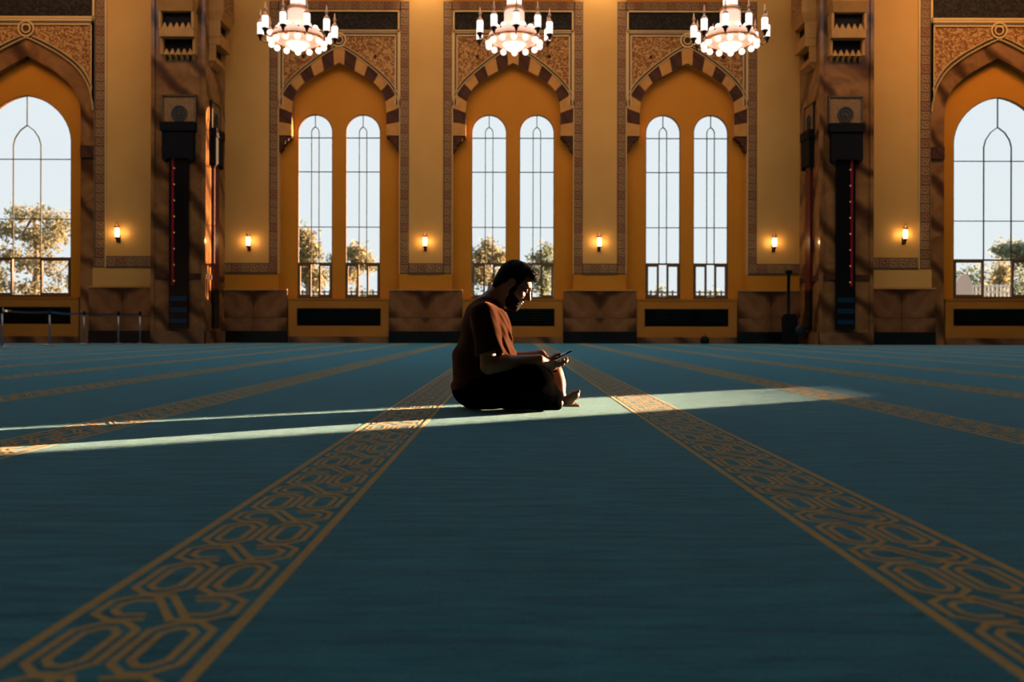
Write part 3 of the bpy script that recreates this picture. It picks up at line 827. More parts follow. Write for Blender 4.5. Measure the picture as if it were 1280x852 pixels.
def medallion_and_shaft(pier, tr, word, flip, red):
    u = DP/FPX
    def put(name, mb, m, par):
        o = mb.build(name, m, par); 
        if par is pier: o.matrix_world = tr
        return o
    pl = MB(); pl.box(-21.5*u, 21.5*u, -.05, 0, H(155, DP), H(120, DP)); put('medallion_plate', pl, M['tile'], pier)
    fr = MB()
    for b in ((-21.5, -19.8, 155, 120), (19.8, 21.5, 155, 120), (-21.5, 21.5, 121.6, 120)):
        fr.box(b[0]*u, b[1]*u, -.09, 0, H(b[2], DP), H(b[3], DP))
    put('plate_frame', fr, M['deepgroove'], pier)
    ro = MB()
    def ring(r0, r1, y0, y1, cz, k=20):
        for i in range(k):
            a0, a1 = 2*PI*i/k, 2*PI*(i+1)/k
            ro.prism([(r*math.cos(a), cz+r*math.sin(a)) for r, a in ((r0, a0), (r1, a0), (r1, a1), (r0, a1))], y0, y1)
    cz = H(143, DP); ring(8*u, 10*u, -.08, -.04, cz); ring(.01, 3*u, -.09, -.04, cz)
    for i in range(12):
        a = 2*PI*i/12; ro.box(5.5*u*math.cos(a)-.03, 5.5*u*math.cos(a)+.03, -.075, -.04, cz+5.5*u*math.sin(a)-.03, cz+5.5*u*math.sin(a)+.03)
    put('rosette', ro, M['came'], pier)
    # the black shaft is a thing of its own
    sh = MB(); sh.box(-12*u, 12*u, -.10, 0, H(411, DP), H(190, DP))
    t = sh.build('black_shaft', M['black'] if not red else M['redpanel']); t.matrix_world = tr
    tag(t, word, 'panel')
    hd = MB(); hd.box(-19.5*u, 19.5*u, -.20, 0, H(200, DP), H(163, DP)); hd.box(-21.5*u, 21.5*u, -.24, 0, H(166, DP), H(155, DP)); hd.build('header', M['blackmat'], t)
    for sx in (-1, 1):
        sc = MB(); sc.prism([(sx*19.5*u, H(200, DP)), (sx*13*u, H(200, DP)), (sx*15*u, H(203.5, DP)), (sx*18*u, H(203.5, DP))], -.20, 0); sc.build('bracket', M['blackmat'], t)
    if red:
        lo = MB(); lo.box(-12.2*u, 12.2*u, -.11, 0, H(411, DP), H(360, DP)); lo.build('lower_panel', M['black'], t)
        return
    st = MB(); st.box(flip*7*u-.03, flip*7*u+.03, -.125, -.1, H(357, DP), H(183, DP)); 
    st.build('red_strip', M['red'], t)
    lm = MB()
    for i in range(9):
        lm.sphere((flip*5.2*u, -.12, H(192+20*i, DP)), .022, 8, 5)
    lm.build('tiny_lamps', M['tiny'], t)['kind'] = 'stuff'
    for a, b in ((371, 377), (385, 391), (399, 404)):  # carpet reflections laid on as coloured bars
        bb = MB(); bb.box(-10.5*u, 10.5*u, -.115, -.1, H(b, DP), H(a, DP)); bb.build('reflection_bar', M['bluereflection'], t)
XI = 8.82
for s, wd in ((-1, 'left'), (1, 'right')):
    mb = MB(); xs = sorted((s*XI, s*10.26)); mb.box(xs[0], xs[1], DP, 27.9, 0, TOP)
    pier = mb.build('pillar_'+wd, M['marble2']); tag(pier, 'big brown marble pier with stepped corbels on the %s side of the main wall' % wd, 'pillar', kind='structure')
    cx = X(640+s*415.5, DP)
    trf = Matrix.Translation((cx, DP, 0))
    rot = Matrix.Rotation(-s*PI/2, 4, 'Z')
    tri = Matrix.Translation((s*XI, DP+.92, 0)) @ rot
    tri2 = tri @ Matrix.Diagonal((.8, .8, 1, 1))
    bracket(pier, trf); bracket(pier, tri)
    medallion_and_shaft(pier, trf, 'tall black wall panel with red strip on the front of the %s pier' % wd, s if s < 0 else 1, False)
    medallion_and_shaft(pier, tri2, 'tall dark red wall panel on the inner side of the %s pier' % wd, 0.4, True)
    # dark stone collar round the pier and base slabs
    cl = MB(); cl.box(xs[0]-.03, xs[1]+.03, DP-.03, 27.4, H(349, DP), H(342.5, DP)); cl.build('stone_collar', M['dark_v'], pier)
    for a in (xs[0], xs[1]):
        e = MB(); e.box(a-.05, a+.05, DP-.05, DP+.05, 0, TOP); e.build('corner_bead', M['marble2'], pier)
    bs = MB(); bs.box(xs[0]-.05, xs[1]+.05, DP-.07, 27.45, 0, .36); bs.build('pier_base', M['marble'], pier)

# ================================================================== THINGS
# ---- chandeliers
def make_chandelier():
    root = empty('chandelier', (0, 0, 0))
    # stem of glass tubes
    for k in range(6):
        a = 2*PI*k/6; m = MB(); m.lathe([(.055,.92),(.06,.95),(.06,2.4),(.055,2.45)], .125*math.cos(a), .125*math.sin(a), 0, 10); m.build('glass_tube', M['bulb'], root, True)
    m = MB(); m.lathe([(.24,.80),(.27,.83),(.27,.87),(.22,.90),(.2,.93),(.2,.9),(.05,.9)], n=24); m.build('collar', M['rosegold'], root, True)
    m = MB(); m.lathe([(.03,2.4),(.03,5.4)], n=8); m.build('stem', M['gold'], root)
    m = MB(); m.lathe([(.235,.46),(.25,.48),(.25,.78),(.235,.80)], n=24); m.build('drum_shade', M['drum'], root, True)
    m = MB(); m.lathe([(.28,.44),(.30,.40),(.42,.36),(.56,.30),(.62,.22),(.64,.14),(.60,.13),(.56,.19),(.3,.30)], n=28, cap=False); m.build('crown', M['crystal'], root, True)
    for k in range(12):
        a = 2*PI*(k+.5)/12; m = MB(); m.sphere((.47*math.cos(a), .47*math.sin(a), .34), .075, 10, 7); g = m.build('crown_lamp', M['bulb'], root, True)
        q = MB(); q.sphere((.585*math.cos(a), .585*math.sin(a), .245), .03, 8, 6); q.build('stud', M['darkdrop'], g, True)
    m = MB(); m.tube([(.64*math.cos(2*PI*k/28), .64*math.sin(2*PI*k/28), .10) for k in range(28)], .032, 8, True); m.build('ring', M['rosegold'], root, True)
    m = MB(); m.lathe([(.60,.08),(.45,.0),(.30,-.02),(.30,.0),(.45,.03),(.60,.1)], n=28, cap=False); m.build('dish', M['crystal'], root, True)
    m = MB(); m.lathe([(.02,-.19),(.12,-.175),(.2,-.13),(.255,-.05),(.27,.02),(.25,.06)], n=24); m.build('bowl', M['bulb'], root, True)
    for k in range(14):
        a = 2*PI*k/14; m = MB(); m.sphere((.645*math.cos(a), .645*math.sin(a), -.02), .08, 12, 8); g = m.build('globe', M['bulb'], root, True)
        q = MB(); q.lathe([(.03,.055),(.035,.09)], .645*math.cos(a), .645*math.sin(a), 0, 8); q.build('socket', M['rosegold'], g)
    for k in range(10):
        a = 2*PI*(k+.25)/10; ca, sa = math.cos(a), math.sin(a)
        m = MB(); m.tube([(r*ca, r*sa, z) for r, z in ((.6,.10),(.7,.02),(.80,.0),(.87,.06),(.89,.12))], .018, 6); arm = m.build('arm', M['gold'], root, True)
        m = MB(); m.lathe([(.06,.29),(.08,.30),(.082,.56),(.07,.58)], .89*ca, .89*sa, -.12, 14); m.build('glass_shade', M['bulb'], arm, True)
        m = MB(); m.lathe([(.012,.14),(.03,.18),(.05,.24),(.085,.27),(.075,.29)], .89*ca, .89*sa, -.12, 10); m.build('shade_cap', M['darkdrop'], arm, True)
        m = MB(); m.lathe([(.06,.58),(.075,.61),(.03,.66),(.018,.70),(.045,.75),(.02,.80),(.008,.92)], .89*ca, .89*sa, -.12, 10); m.build('finial', M['rosegold'], arm, True)
    return root
CY = 22.05
cz = H(55, CY)
ch0 = make_chandelier()
for i, (px, wd) in enumerate(((371.5, 'left'), (642, 'middle'), (912, 'right'))):
    o = ch0 if i == 0 else copy_tree(ch0)
    o.location = (X(px, CY), CY, cz)
    o.rotation_euler = (0, 0, .21*i)
    tag(o, 'gilt chandelier with glowing glass globes hanging before the %s striped arch' % wd, 'chandelier', 'chandeliers before the arches')
    l = bpy.data.lights.new('chandelier_glow', 'POINT'); l.energy = 18; l.color = (1, .60, .28); l.shadow_soft_size = .25
    lo = bpy.data.objects.new('chandelier_glow', l); COL.objects.link(lo); lo.location = (X(px, CY), CY, cz-1.3)

# ---- wall sconces
def make_sconce():
    root = empty('wall_sconce', (0, 0, 0))
    m = MB(); m.lathe([(.035,-.16),(.06,-.15),(.062,.10),(.05,.12)], 0, -.13, 0, 14); m.build('glass_shade', M['sconceglass'], root, True)
    m = MB(); m.lathe([(.075,.11),(.08,.14),(.06,.2),(.03,.23),(.035,.27),(.012,.30),(.004,.34)], 0, -.13, 0, 12); m.build('crown_cap', M['gold'], root, True)
    m = MB(); m.lathe([(.008,-.30),(.03,-.27),(.02,-.24),(.05,-.19),(.07,-.15)], 0, -.13, 0, 12); m.build('base_cup', M['darkdrop'], root, True)
    m = MB(); m.box(-.05, .05, -.02, 0, -.30, -.08); m.build('wall_plate', M['darkdrop'], root)
    m = MB(); m.tube([(0,-.01,-.2),(0,-.06,-.26),(0,-.11,-.24),(0,-.13,-.2)], .014, 6); m.build('arm', M['darkdrop'], root, True)
    return root
sc0 = make_sconce()
for i, (px, py, Y, lb, pw) in enumerate(((311.5, 302, D, 'lit brass wall sconce on the panel right of the left pier', 3.2),
                                     (531.5, 302, D, 'lit brass wall sconce between left and middle striped arches', 3.2),
                                     (748.5, 302, D, 'lit brass wall sconce between middle and right striped arches', 3.2),
                                     (966.5, 302, D, 'lit brass wall sconce on the panel left of the right pier', 3.2),
                                     (148.5, 291.5, DE, 'lit brass wall sconce on the panel left of the left pier', 3.2),
                                     (1129, 291.5, DE, 'lit brass wall sconce on the panel right of the right pier', 3.2))):
    o = sc0 if i == 0 else copy_tree(sc0)
    o.location = (X(px, Y), Y, H(py, Y)); tag(o, lb, 'sconce', 'wall sconces')
    for sx in (-.13, .13):
        l = bpy.data.lights.new('sconce_glow', 'POINT'); l.energy = pw*.9; l.color = (1, .66, .32); l.shadow_soft_size = .05
        lo = bpy.data.objects.new('sconce_glow', l); COL.objects.link(lo); lo.location = (X(px, Y)+sx, Y-.17, H(py, Y))

# ---- rope barrier
def make_post(name='barrier_post'):
    root = empty(name, (0, 0, 0))
    m = MB(); m.lathe([(.17,0),(.175,.012),(.16,.022),(.05,.035),(.03,.05)], n=20); m.build('base', M['steel'], root, True)
    m = MB(); m.lathe([(.026,.03),(.026,.80)], n=12); m.build('pole', M['steel'], root, True)
    m = MB(); m.lathe([(.032,.78),(.034,.80),(.034,.89),(.024,.905)], n=12); m.build('belt_cassette', M['blackmat'], root, True)
    return root
pts = [(2.5, 435.2), (62, 432.9), (105, 431.3), (148, 430.9), (175, 430.8)]
wds = ['steel barrier post at the left edge of the photo, belt post nearest the viewer',
       'steel barrier post holding the blue belt, second from the left edge',
       'steel barrier post at the far end of the blue belt before the marble arch foot',
       'dim barrier post before the black plinth, second from the left pier',
       'dim barrier post closest to the left pier']
pp0 = make_post(); posts = []
for i, (px, py) in enumerate(pts):
    Y = EYE*FPX/(py-411); Y = min(Y, 25.2)
    o = pp0 if i == 0 else copy_tree(pp0)
    o.location = (X(px, Y), Y, 0); tag(o, wds[i], 'barrier', 'barrier posts'); posts.append(o)
for i in range(-1, 4):
    a = posts[i].location.copy() if i >= 0 else posts[0].location+Vector((-1.6, -.9, 0)); b = posts[i+1].location
    holder = posts[i+1]
    d = (b-a); 
    m = MB(); n = 8
    vs_ = []; fs_ = []
    for k in range(n+1):
        t = k/n; p = a.lerp(b, t)-b; sag = -.03*math.sin(PI*t)
        q = Vector((-d.y, d.x, 0)).normalized()*.002
        for s_, z in ((1, .815), (-1, .815), (-1, .865), (1, .865)): vs_.append((p.x+q.x*s_, p.y+q.y*s_, z+sag))
    for k in range(n):
        for e in range(4): fs_.append((4*k+e, 4*k+(e+1)%4, 4*k+4+(e+1)%4, 4*k+4+e))
    m.add(vs_, fs_)
    m.build('belt', M['bluebelt'] if i in (-1, 1) else M['darkbelt'], holder)

# ---- black floor machine by the right pier
Ym = 26.6
fm = empty('floor_machine', (X(986, Ym), Ym, 0))
fm.location.x = X(988, Ym)
m = MB(); m.box(-.20, .16, -.18, .2, .05, .82); m.box(-.17, .12, -.15, .15, .82, .90); m.build('body', M['blackmat'], fm)
m = MB(); m.lathe([(.10,-.2),(.17,-.17),(.17,.17),(.10,.2)], n=16); o = m.build('drum', mat('dark_grey_plastic', (.012,.013,.015), .5), fm, True); o.location = (.24, 0, .42); o.rotation_euler = (PI/2, 0, 0)
m = MB(); m.tube([(-.06, 0, .85), (-.06, 0, 1.5), (-.05, 0, 2.15)], [.05, .045, .05], 10); m.build('handle', M['blackmat'], fm, True)
m = MB(); m.box(-.14, .04, -.05, .05, 2.1, 2.2); m.build('grip', M['blackmat'], fm)
for sx in (-.2, .16):
    m = MB(); m.lathe([(.06,-.03),(.07,-.02),(.07,.02),(.06,.03)], n=14); o = m.build('wheel', M['blackmat'], fm); o.location = (sx, 0, .07); o.rotation_euler = (0, PI/2, 0)
tag(fm, 'black boxy cleaning machine with tall upright handle before the dado left of the right pier', 'machine')
# small dark bag against the right window base
m = MB(); m.lathe([(.10,0),(.14,.05),(.135,.16),(.07,.23),(.02,.24)], n=14); o = m.build('small_bag', M['blackmat'], None, True); o.location = (X(881, 27.25), 27.25, 0)
m = MB(); m.tube([(-.05,0,.22),(-.03,0,.28),(.03,0,.28),(.05,0,.22)], .01, 6); m.build('strap', M['blackmat'], o)
tag(o, 'small dark bag on the floor against the base under the right window pair', 'bag')

# ================================================================== OUTSIDE
M['grass'] = mat('outside_lawn', (.10,.14,.04), .9, col2=(.16,.18,.06), scale=.6)
def leaf_mat(name, c1, c2):
    m = bpy.data.materials.new(name); nt, b = nodes_of(m); n = nt.nodes; l = nt.links
    b.inputs['Roughness'].default_value = .6
    oi = n.new('ShaderNodeNewGeometry'); r = n.new('ShaderNodeValToRGB')
    r.color_ramp.elements[0].color = (*c1, 1); r.color_ramp.elements[1].color = (*c2, 1)
    l.new(oi.outputs['Random Per Island'], r.inputs[0]); l.new(r.outputs[0], b.inputs['Base Color'])
    tr = n.new('ShaderNodeBsdfTranslucent'); l.new(r.outputs[0], tr.inputs[0])
    mx = n.new('ShaderNodeMixShader'); mx.inputs[0].default_value = .65
    out = n.get('Material Output'); l.new(b.outputs[0], mx.inputs[1]); l.new(tr.outputs[0], mx.inputs[2]); l.new(mx.outputs[0], out.inputs[0])
    return m
M['leafA'] = leaf_mat('autumn_leaves', (.22,.23,.15), (.46,.37,.18))
M['leafB'] = leaf_mat('olive_leaves', (.17,.22,.16), (.34,.36,.23))
M['bark'] = mat('pale_bark', (.26,.17,.09), .9, col2=(.18,.12,.07), scale=6)
mb = MB(); mb.box(-90, 90, 28.4, 170, -.5, -.25)
tag(mb.build('ground', M['grass']), 'lawn outside beyond the windows', 'ground', kind='structure')

def leaves(parent, blobs, n, size, m, seed):
    rng = np.random.default_rng(seed)
    tot = sum(b[3]*b[4]*b[5] for b in blobs); vs_ = []; fs_ = []
    for (cx, cy, cz_, rx, ry, rz) in blobs:
        k = int(n*rx*ry*rz/tot)
        # leaves gather in sprays
        nk = max(3, k//22)
        u = rng.normal(size=(nk, 3)); u /= np.linalg.norm(u, axis=1)[:, None]; u *= rng.random(nk)[:, None]**.45
        for q in u:
            base = np.array((cx+q[0]*rx, cy+q[1]*ry, cz_+q[2]*rz))
            for _ in range(22):
                p = base+rng.normal(size=3)*size*1.5
                a = rng.normal(size=3); a /= np.linalg.norm(a); b = np.cross(a, rng.normal(size=3)); b /= np.linalg.norm(b)
                s_ = size*(.6+.7*rng.random()); o = len(vs_)
                vs_ += [tuple(p-a*s_), tuple(p+b*s_*.45), tuple(p+a*s_), tuple(p-b*s_*.45)]; fs_.append((o, o+1, o+2, o+3))
    me = bpy.data.meshes.new('foliage'); me.from_pydata(vs_, [], fs_); me.materials.append(m); me.update()
    o = link('foliage', me, parent); o['kind'] = 'stuff'
    return o
def tree(px, Y, trunk, blobs_px, n, size, lm, seed, label, name='leafy_tree', group=None):
    """trunk: list of (dx_px, py, radius); blobs in px about the stem"""
    root = empty(name, (X(px, Y), Y, -.25)); u = Y/FPX
    m = MB(); pts_ = [((a)*u, 0, (H(b, Y)+.25)) for a, b, r in trunk]
    pts_[0] = (pts_[0][0], 0, 0)
    m.tube(pts_, [r for a, b, r in trunk], 8); m.build('trunk', M['bark'], root, True)
    for (a, b, rx, rz) in blobs_px[:4]:
        t = MB(); k = pts_[-1]; t.tube([k, (a*u*.6, .1, H(b, Y)+.1), (a*u, 0, H(b, Y)+.25)], [.07, .045, .02], 6); t.build('branch', M['bark'], root, True)
    leaves(root, [(a*u, random.uniform(-.8, .8), H(b, Y)+.25, rx*u, max(rx, rz)*u*.9, rz*u) for a, b, rx, rz in blobs_px], n, size, lm, seed)
    tag(root, label, 'tree', group)
    return root
tree(42, 44, [(-2, 430, .22), (0, 372, .19), (4, 340, .15), (2, 300, .10), (0, 270, .05)],
     [(-2,270,26,9),(-26,290,20,14),(8,300,26,16),(36,285,16,22),(-30,322,18,12),(-12,330,20,12),(20,335,24,12),(40,352,14,16),(-36,355,14,16),(-10,362,20,10),(22,366,18,8)],
     3900, .12, M['leafA'], 1, 'sparse autumn tree with leaning trunk seen through the wide left window')
tree(-28, 47, [(0, 430, .2), (0, 330, .12)], [(0,320,24,24),(14,350,18,16),(-16,290,18,18)], 2600, .15, M['leafA'], 2, 'autumn tree outside, at the left edge of the wide left window')
tree(385, 46, [(0, 430, .16), (0, 350, .12), (1, 310, .06)], [(-4,300,14,10),(2,318,15,10),(-6,340,14,12),(6,352,10,10),(14,345,8,8)], 2600, .13, M['leafA'], 3, 'thin autumn tree seen through the leftmost narrow window')
tree(418, 58, [(0, 430, .14), (0, 340, .09)], [(0,327,9,8),(3,338,10,8)], 700, .13, M['leafB'], 13, 'small olive tree between the two left narrow windows')
tree(447, 50, [(0, 430, .16), (0, 340, .1), (0, 320, .05)], [(-2,318,14,7),(5,326,13,8),(12,330,10,6),(-8,345,8,10)], 1900, .13, M['leafA'], 4, 'round autumn tree seen through the second narrow window')
tree(612, 50, [(0, 430, .16), (0, 340, .1), (0, 318, .05)], [(0,308,9,8),(-10,322,12,8),(10,322,12,8),(-12,345,10,14),(8,350,10,12)], 2300, .13, M['leafA'], 5, 'autumn tree seen through the window behind the seated man')
tree(676, 50, [(0, 430, .16), (0, 340, .1), (0, 320, .05)], [(-6,322,8,6),(6,316,9,9),(9,335,8,10),(4,355,9,12),(-8,345,6,12)], 2000, .13, M['leafB'], 6, 'olive tree seen through the window in front of the man\'s face')
tree(1268, 46, [(-8, 430, .22), (-5, 345, .16), (-1, 322, .08)], [(0,312,20,3.2),(-12,309,10,2.4),(12,316,16,3),(10,327,12,3)], 2200, .13, M['leafB'], 7, 'flat-topped tree seen through the wide right window')
tree(1249, 40, [(0, 430, .10), (0, 390, .08), (0, 345, .03)], [(0,362,8,12),(0,345,4,12),(0,335,2.4,9)], 1500, .10, M['leafA'], 8, 'slim cone-shaped yellowish conifer outside the wide right window', 'conifer')
def hedge(px0, px1, Y, py, n, lm, seed, label, rz=None):
    root = empty('hedge', (X((px0+px1)/2, Y), Y, -.25)); u = Y/FPX
    bl = []; k = max(2, int((px1-px0)/9)); random.seed(seed)
    for i in range(k):
        x = px0+(px1-px0)*(i+.5)/k-(px0+px1)/2
        top = H(py+random.uniform(-3, 4), Y)+.25
        bl.append((x*u, random.uniform(-.4,.4), top*.52, 8*u, .9, top*.5))
    st = MB()
    for i in range(k): st.tube([(bl[i][0], bl[i][1], 0), (bl[i][0]+.05, bl[i][1], bl[i][2])], .04, 6)
    leaves(root, bl, n, .13, lm, seed); st.build('stems', M['bark'], root)
    tag(root, label, 'hedge')
hedge(1186, 1310, 56, 330, 7000, M['leafB'], 11, 'grey-green hedge seen through the wide right window')
hedge(800, 916, 48, 363, 2600, M['leafB'], 12, 'low clipped hedge seen through the right narrow windows')
hedge(365, 480, 54, 364, 2200, M['leafB'], 14, 'low hedge seen through the left pair of narrow windows')
hedge(585, 700, 47, 362, 2200, M['leafB'], 15, 'low hedge seen through the middle pair of narrow windows')
# railing behind the hedges, white pickets on the right
def rail(px0, px1, Y, pyt, pyb, npost, m, label, name):
    root = empty(name, (X((px0+px1)/2, Y), Y, -.25)); u = Y/FPX; hw = (px1-px0)/2*u
    zt, zb = H(pyt, Y)+.25, H(pyb, Y)+.25
    for z in (zt-.08, zb+.08):
        q = MB(); q.box(-hw, hw, -.02, .02, z-.03, z+.03); q.build('rail', m, root)
    for i in range(npost):
        x = -hw+2*hw*i/(npost-1); q = MB(); q.box(x-.04, x+.04, -.03, .03, 0, zt); q.build('picket', m, root)
    tag(root, label, 'fence')
M['white'] = mat('white_painted_wood', (.75,.74,.70), .6)
M['greymetal'] = mat('grey_metal_rail', (.12,.13,.13), .5)
rail(1190, 1262, 38, 354, 366, 15, M['white'], 'white picket fence outside the wide right window', 'picket_fence')
rail(800, 915, 40, 362.5, 372, 18, M['greymetal'], 'thin grey railing outside the right narrow windows', 'railing')
rail(365, 480, 40, 363, 372, 18, M['greymetal'], 'thin grey railing outside the left narrow windows', 'railing')
# white arched slab
Yw = 34
root = empty('white_slab', (X(1205.5, Yw), Yw, -.25)); u = Yw/FPX
q = MB(); hw = 9.5*u; zt = H(349, Yw)+.25; za = H(341, Yw)+.25
q.prism([(-hw, 0), (hw, 0), (hw, zt-.1), (hw*.86, zt), (hw*.5, za-.06), (0, za), (-hw*.5, za-.06), (-hw*.86, zt), (-hw, zt-.1)], 0, .22); q.build('slab', mat('white_stone', (.70,.70,.72), .6), root)
q = MB(); q.box(-hw*1.15, hw*1.15, -.05, .27, 0, .35); q.build('foot', M['white'], root)
tag(root, 'white arched stone slab standing outside the wide right window', 'monument')

# ================================================================== THE MAN (signed distance body -> one surface)
def rot_axes(f, u):
    f = np.array(f, float); f /= np.linalg.norm(f); u = np.array(u, float); u -= f*u.dot(f); u /= np.linalg.norm(u)
    return np.stack([f, np.cross(u, f), u])
def ell(p, c, r, R=None):
    q = p-np.asarray(c, np.float32)
    if R is not None: q = q @ np.asarray(R.T, np.float32)
    r = np.asarray(r, np.float32)
    k0 = np.linalg.norm(q/r, axis=-1); k1 = np.linalg.norm(q/(r*r), axis=-1)+1e-9
    return k0*(k0-1)/k1
def cone(p, a, b, ra, rb):
    a = np.asarray(a, np.float32); b = np.asarray(b, np.float32); ab = b-a
    t = np.clip(((p-a) @ ab)/(ab @ ab), 0, 1)
    return np.linalg.norm(p-a-t[..., None]*ab, axis=-1)-(ra+(rb-ra)*t)
def smin(a, b, k):
    h = np.clip(.5+.5*(b-a)/k, 0, 1); return b+(a-b)*h-k*h*(1-h)
def smax(a, b, k): return -smin(-a, -b, k)
def surface(fn, lo, hi, h):
    lo = np.array(lo, np.float32); n = np.ceil((np.array(hi)-lo)/h).astype(int); B = 8
    nb = (n+B)//B; n = nb*B
    bi = np.stack(np.meshgrid(*[np.arange(k) for k in nb], indexing='ij'), -1).reshape(-1, 3)
    d = fn((lo+(bi*B+(B-1)/2)*h).astype(np.float32))
    grid = np.empty(n, np.float32)
    near = np.abs(d) < h*B*1.25
    g = grid.reshape(nb[0], B, nb[1], B, nb[2], B)
    offs = np.stack(np.meshgrid(*[np.arange(B)]*3, indexing='ij'), -1).reshape(-1, 3)
    for (i, j, k), dd in zip(bi[~near], d[~near]): g[i, :, j, :, k, :] = dd
    nbk = bi[near]
    for s in range(0, len(nbk), 400):
        ch = nbk[s:s+400]
        pts = (lo+(ch[:, None, :]*B+offs[None])*h).astype(np.float32).reshape(-1, 3)
        v = fn(pts).reshape(len(ch), B, B, B)
        for (i, j, k), vv in zip(ch, v): g[i, :, j, :, k, :] = vv
    # surface nets
    s = grid < 0
    c = [s[a:n[0]-1+a, b:n[1]-1+b, e:n[2]-1+e] for a in (0,1) for b in (0,1) for e in (0,1)]
    cnt = sum(x.astype(np.int8) for x in c); act = (cnt > 0) & (cnt < 8)
    ids = np.full(act.shape, -1, np.int64); cells = np.argwhere(act); ids[act] = np.arange(len(cells))
    cv = np.stack([grid[cells[:,0]+a, cells[:,1]+b, cells[:,2]+e] for a in (0,1) for b in (0,1) for e in (0,1)], 1)
    cor = np.array([(a,b,e) for a in (0,1) for b in (0,1) for e in (0,1)], np.float32)
    acc = np.zeros((len(cells), 3), np.float32); w_ = np.zeros(len(cells), np.float32)
    for i in range(8):
        for j in range(i+1, 8):
            if np.abs(cor[i]-cor[j]).sum() == 1:
                x = (cv[:, i] < 0) != (cv[:, j] < 0)
                t = np.where(x, cv[:, i]/(cv[:, i]-cv[:, j]+1e-12), 0)
                acc += np.where(x[:, None], cor[i]+(cor[j]-cor[i])*t[:, None], 0); w_ += x
    verts = lo+(cells+acc/w_[:, None])*h
    quads = []
    for ax in range(3):
        sl0 = [slice(1, n[k]-1) for k in range(3)]; sl1 = list(sl0)
        sl0[ax] = slice(0, n[ax]-1); sl1[ax] = slice(1, n[ax])
        a = s[tuple(sl0)]; b = s[tuple(sl1)]
        for flip in (0, 1):
            e = np.argwhere((a & ~b) if flip == 0 else (~a & b))
            e = e+np.array([0 if k == ax else 1 for k in range(3)])
            o1, o2 = (ax+1) % 3, (ax+2) % 3
            def idx(d1, d2):
                q = e.copy(); q[:, o1] -= d1; q[:, o2] -= d2; return ids[q[:,0], q[:,1], q[:,2]]
            q = np.stack([idx(1,1), idx(0,1), idx(0,0), idx(1,0)], 1)
            quads.append(q if flip == 0 else q[:, ::-1])
    q = np.concatenate(quads); q = q[(q >= 0).all(1)]
    return verts, q
def sdf_obj(name, fn, lo, hi, h, m, parent):
    v, q = surface(fn, lo, hi, h)
    me = bpy.data.meshes.new(name)
    me.vertices.add(len(v)); me.vertices.foreach_set('co', v.astype(np.float32).ravel())
    me.loops.add(len(q)*4); me.loops.foreach_set('vertex_index', q.astype(np.int32).ravel())
    me.polygons.add(len(q)); me.polygons.foreach_set('loop_start', np.arange(0, len(q)*4, 4, dtype=np.int32))
    me.polygons.foreach_set('loop_total', np.full(len(q), 4, np.int32))
    me.polygons.foreach_set('use_smooth', np.ones(len(q), bool))
    me.materials.append(m); me.update(calc_edges=True); me.validate()
    o = link(name, me, parent)
    o.location = tuple(-Vector(parent.location)) if parent else (0,0,0)
    return o

MY = 4.98
person = empty('person', (X(600, MY), MY, 0))
tag(person, 'bearded man with glasses in black clothes sitting cross-legged on the carpet looking at a phone', 'person')

# joints
pel = P(598, 484, MY); bel = P(604, 446, MY); che = P(608, 405, MY); neb = P(614, 377, MY)
HC = P(643, 355.5, MY-.01)
Rh = rot_axes((.83, -.10, -.55), (.55, 0, .83))
def hp(f, s, u): return HC+Rh[0]*f+Rh[1]*s+Rh[2]*u       # s > 0 : which side? (camera side is -Y)
shN, elN, wrN = P(604, 393, 4.79), P(611, 457, 4.74), P(674, 449, 4.86)
shF, elF, wrF = P(610, 391, 5.17), P(626, 452, 5.24), P(676, 443, 5.08)
hipN, knN, anN = P(604, 488, 4.88), P(668, 478, 4.73), P(697, 503, 4.90)
hipF, knF, anF = P(606, 486, 5.08), P(690, 466, 5.12), P(701.5, 501, 5.08)
# phone frame
ph_c = P(700, 445, 4.985)
ph_d = np.array((.90, 0, .44)); ph_d /= np.linalg.norm(ph_d); ph_s = np.array((0, 1., 0)); ph_n = np.cross(ph_d, ph_s); ph_n = ph_n if ph_n[2] > 0 else -ph_n
def pq(a, b, c): return ph_c+ph_d*a+ph_s*b+ph_n*c
# hands: (palm centre, finger chains)
def hand_chains(sd):
    """sd=-1 near hand (right), +1 far hand (left)"""
    e = sd*.037
    ch = []
    for i in range(4):
        a = -.052+.021*i; l = (.9, 1.0, 1.04, .95)[i]
        k0 = pq(a-.012, e+sd*.020, -.030); k1 = pq(a+.004, e+sd*.016-0, -.046*l+.004); k2 = pq(a+.014, e-sd*.012*l, -.036); k3 = pq(a+.018, e-sd*.030*l, -.024)
        if sd < 0: pass
        ch.append([k0, k1, k2, k3])
    th = [pq(-.070, e+sd*.020, -.012), pq(-.050, e+sd*.016, .010), pq(-.022, e+sd*.002, .017), pq(.002, e-sd*.012, .013)]
    return ch, th
handN = hand_chains(-1); handF = hand_chains(1)
pcN = pq(-.062, -.050, -.026); pcF = pq(-.062, .050, -.024)

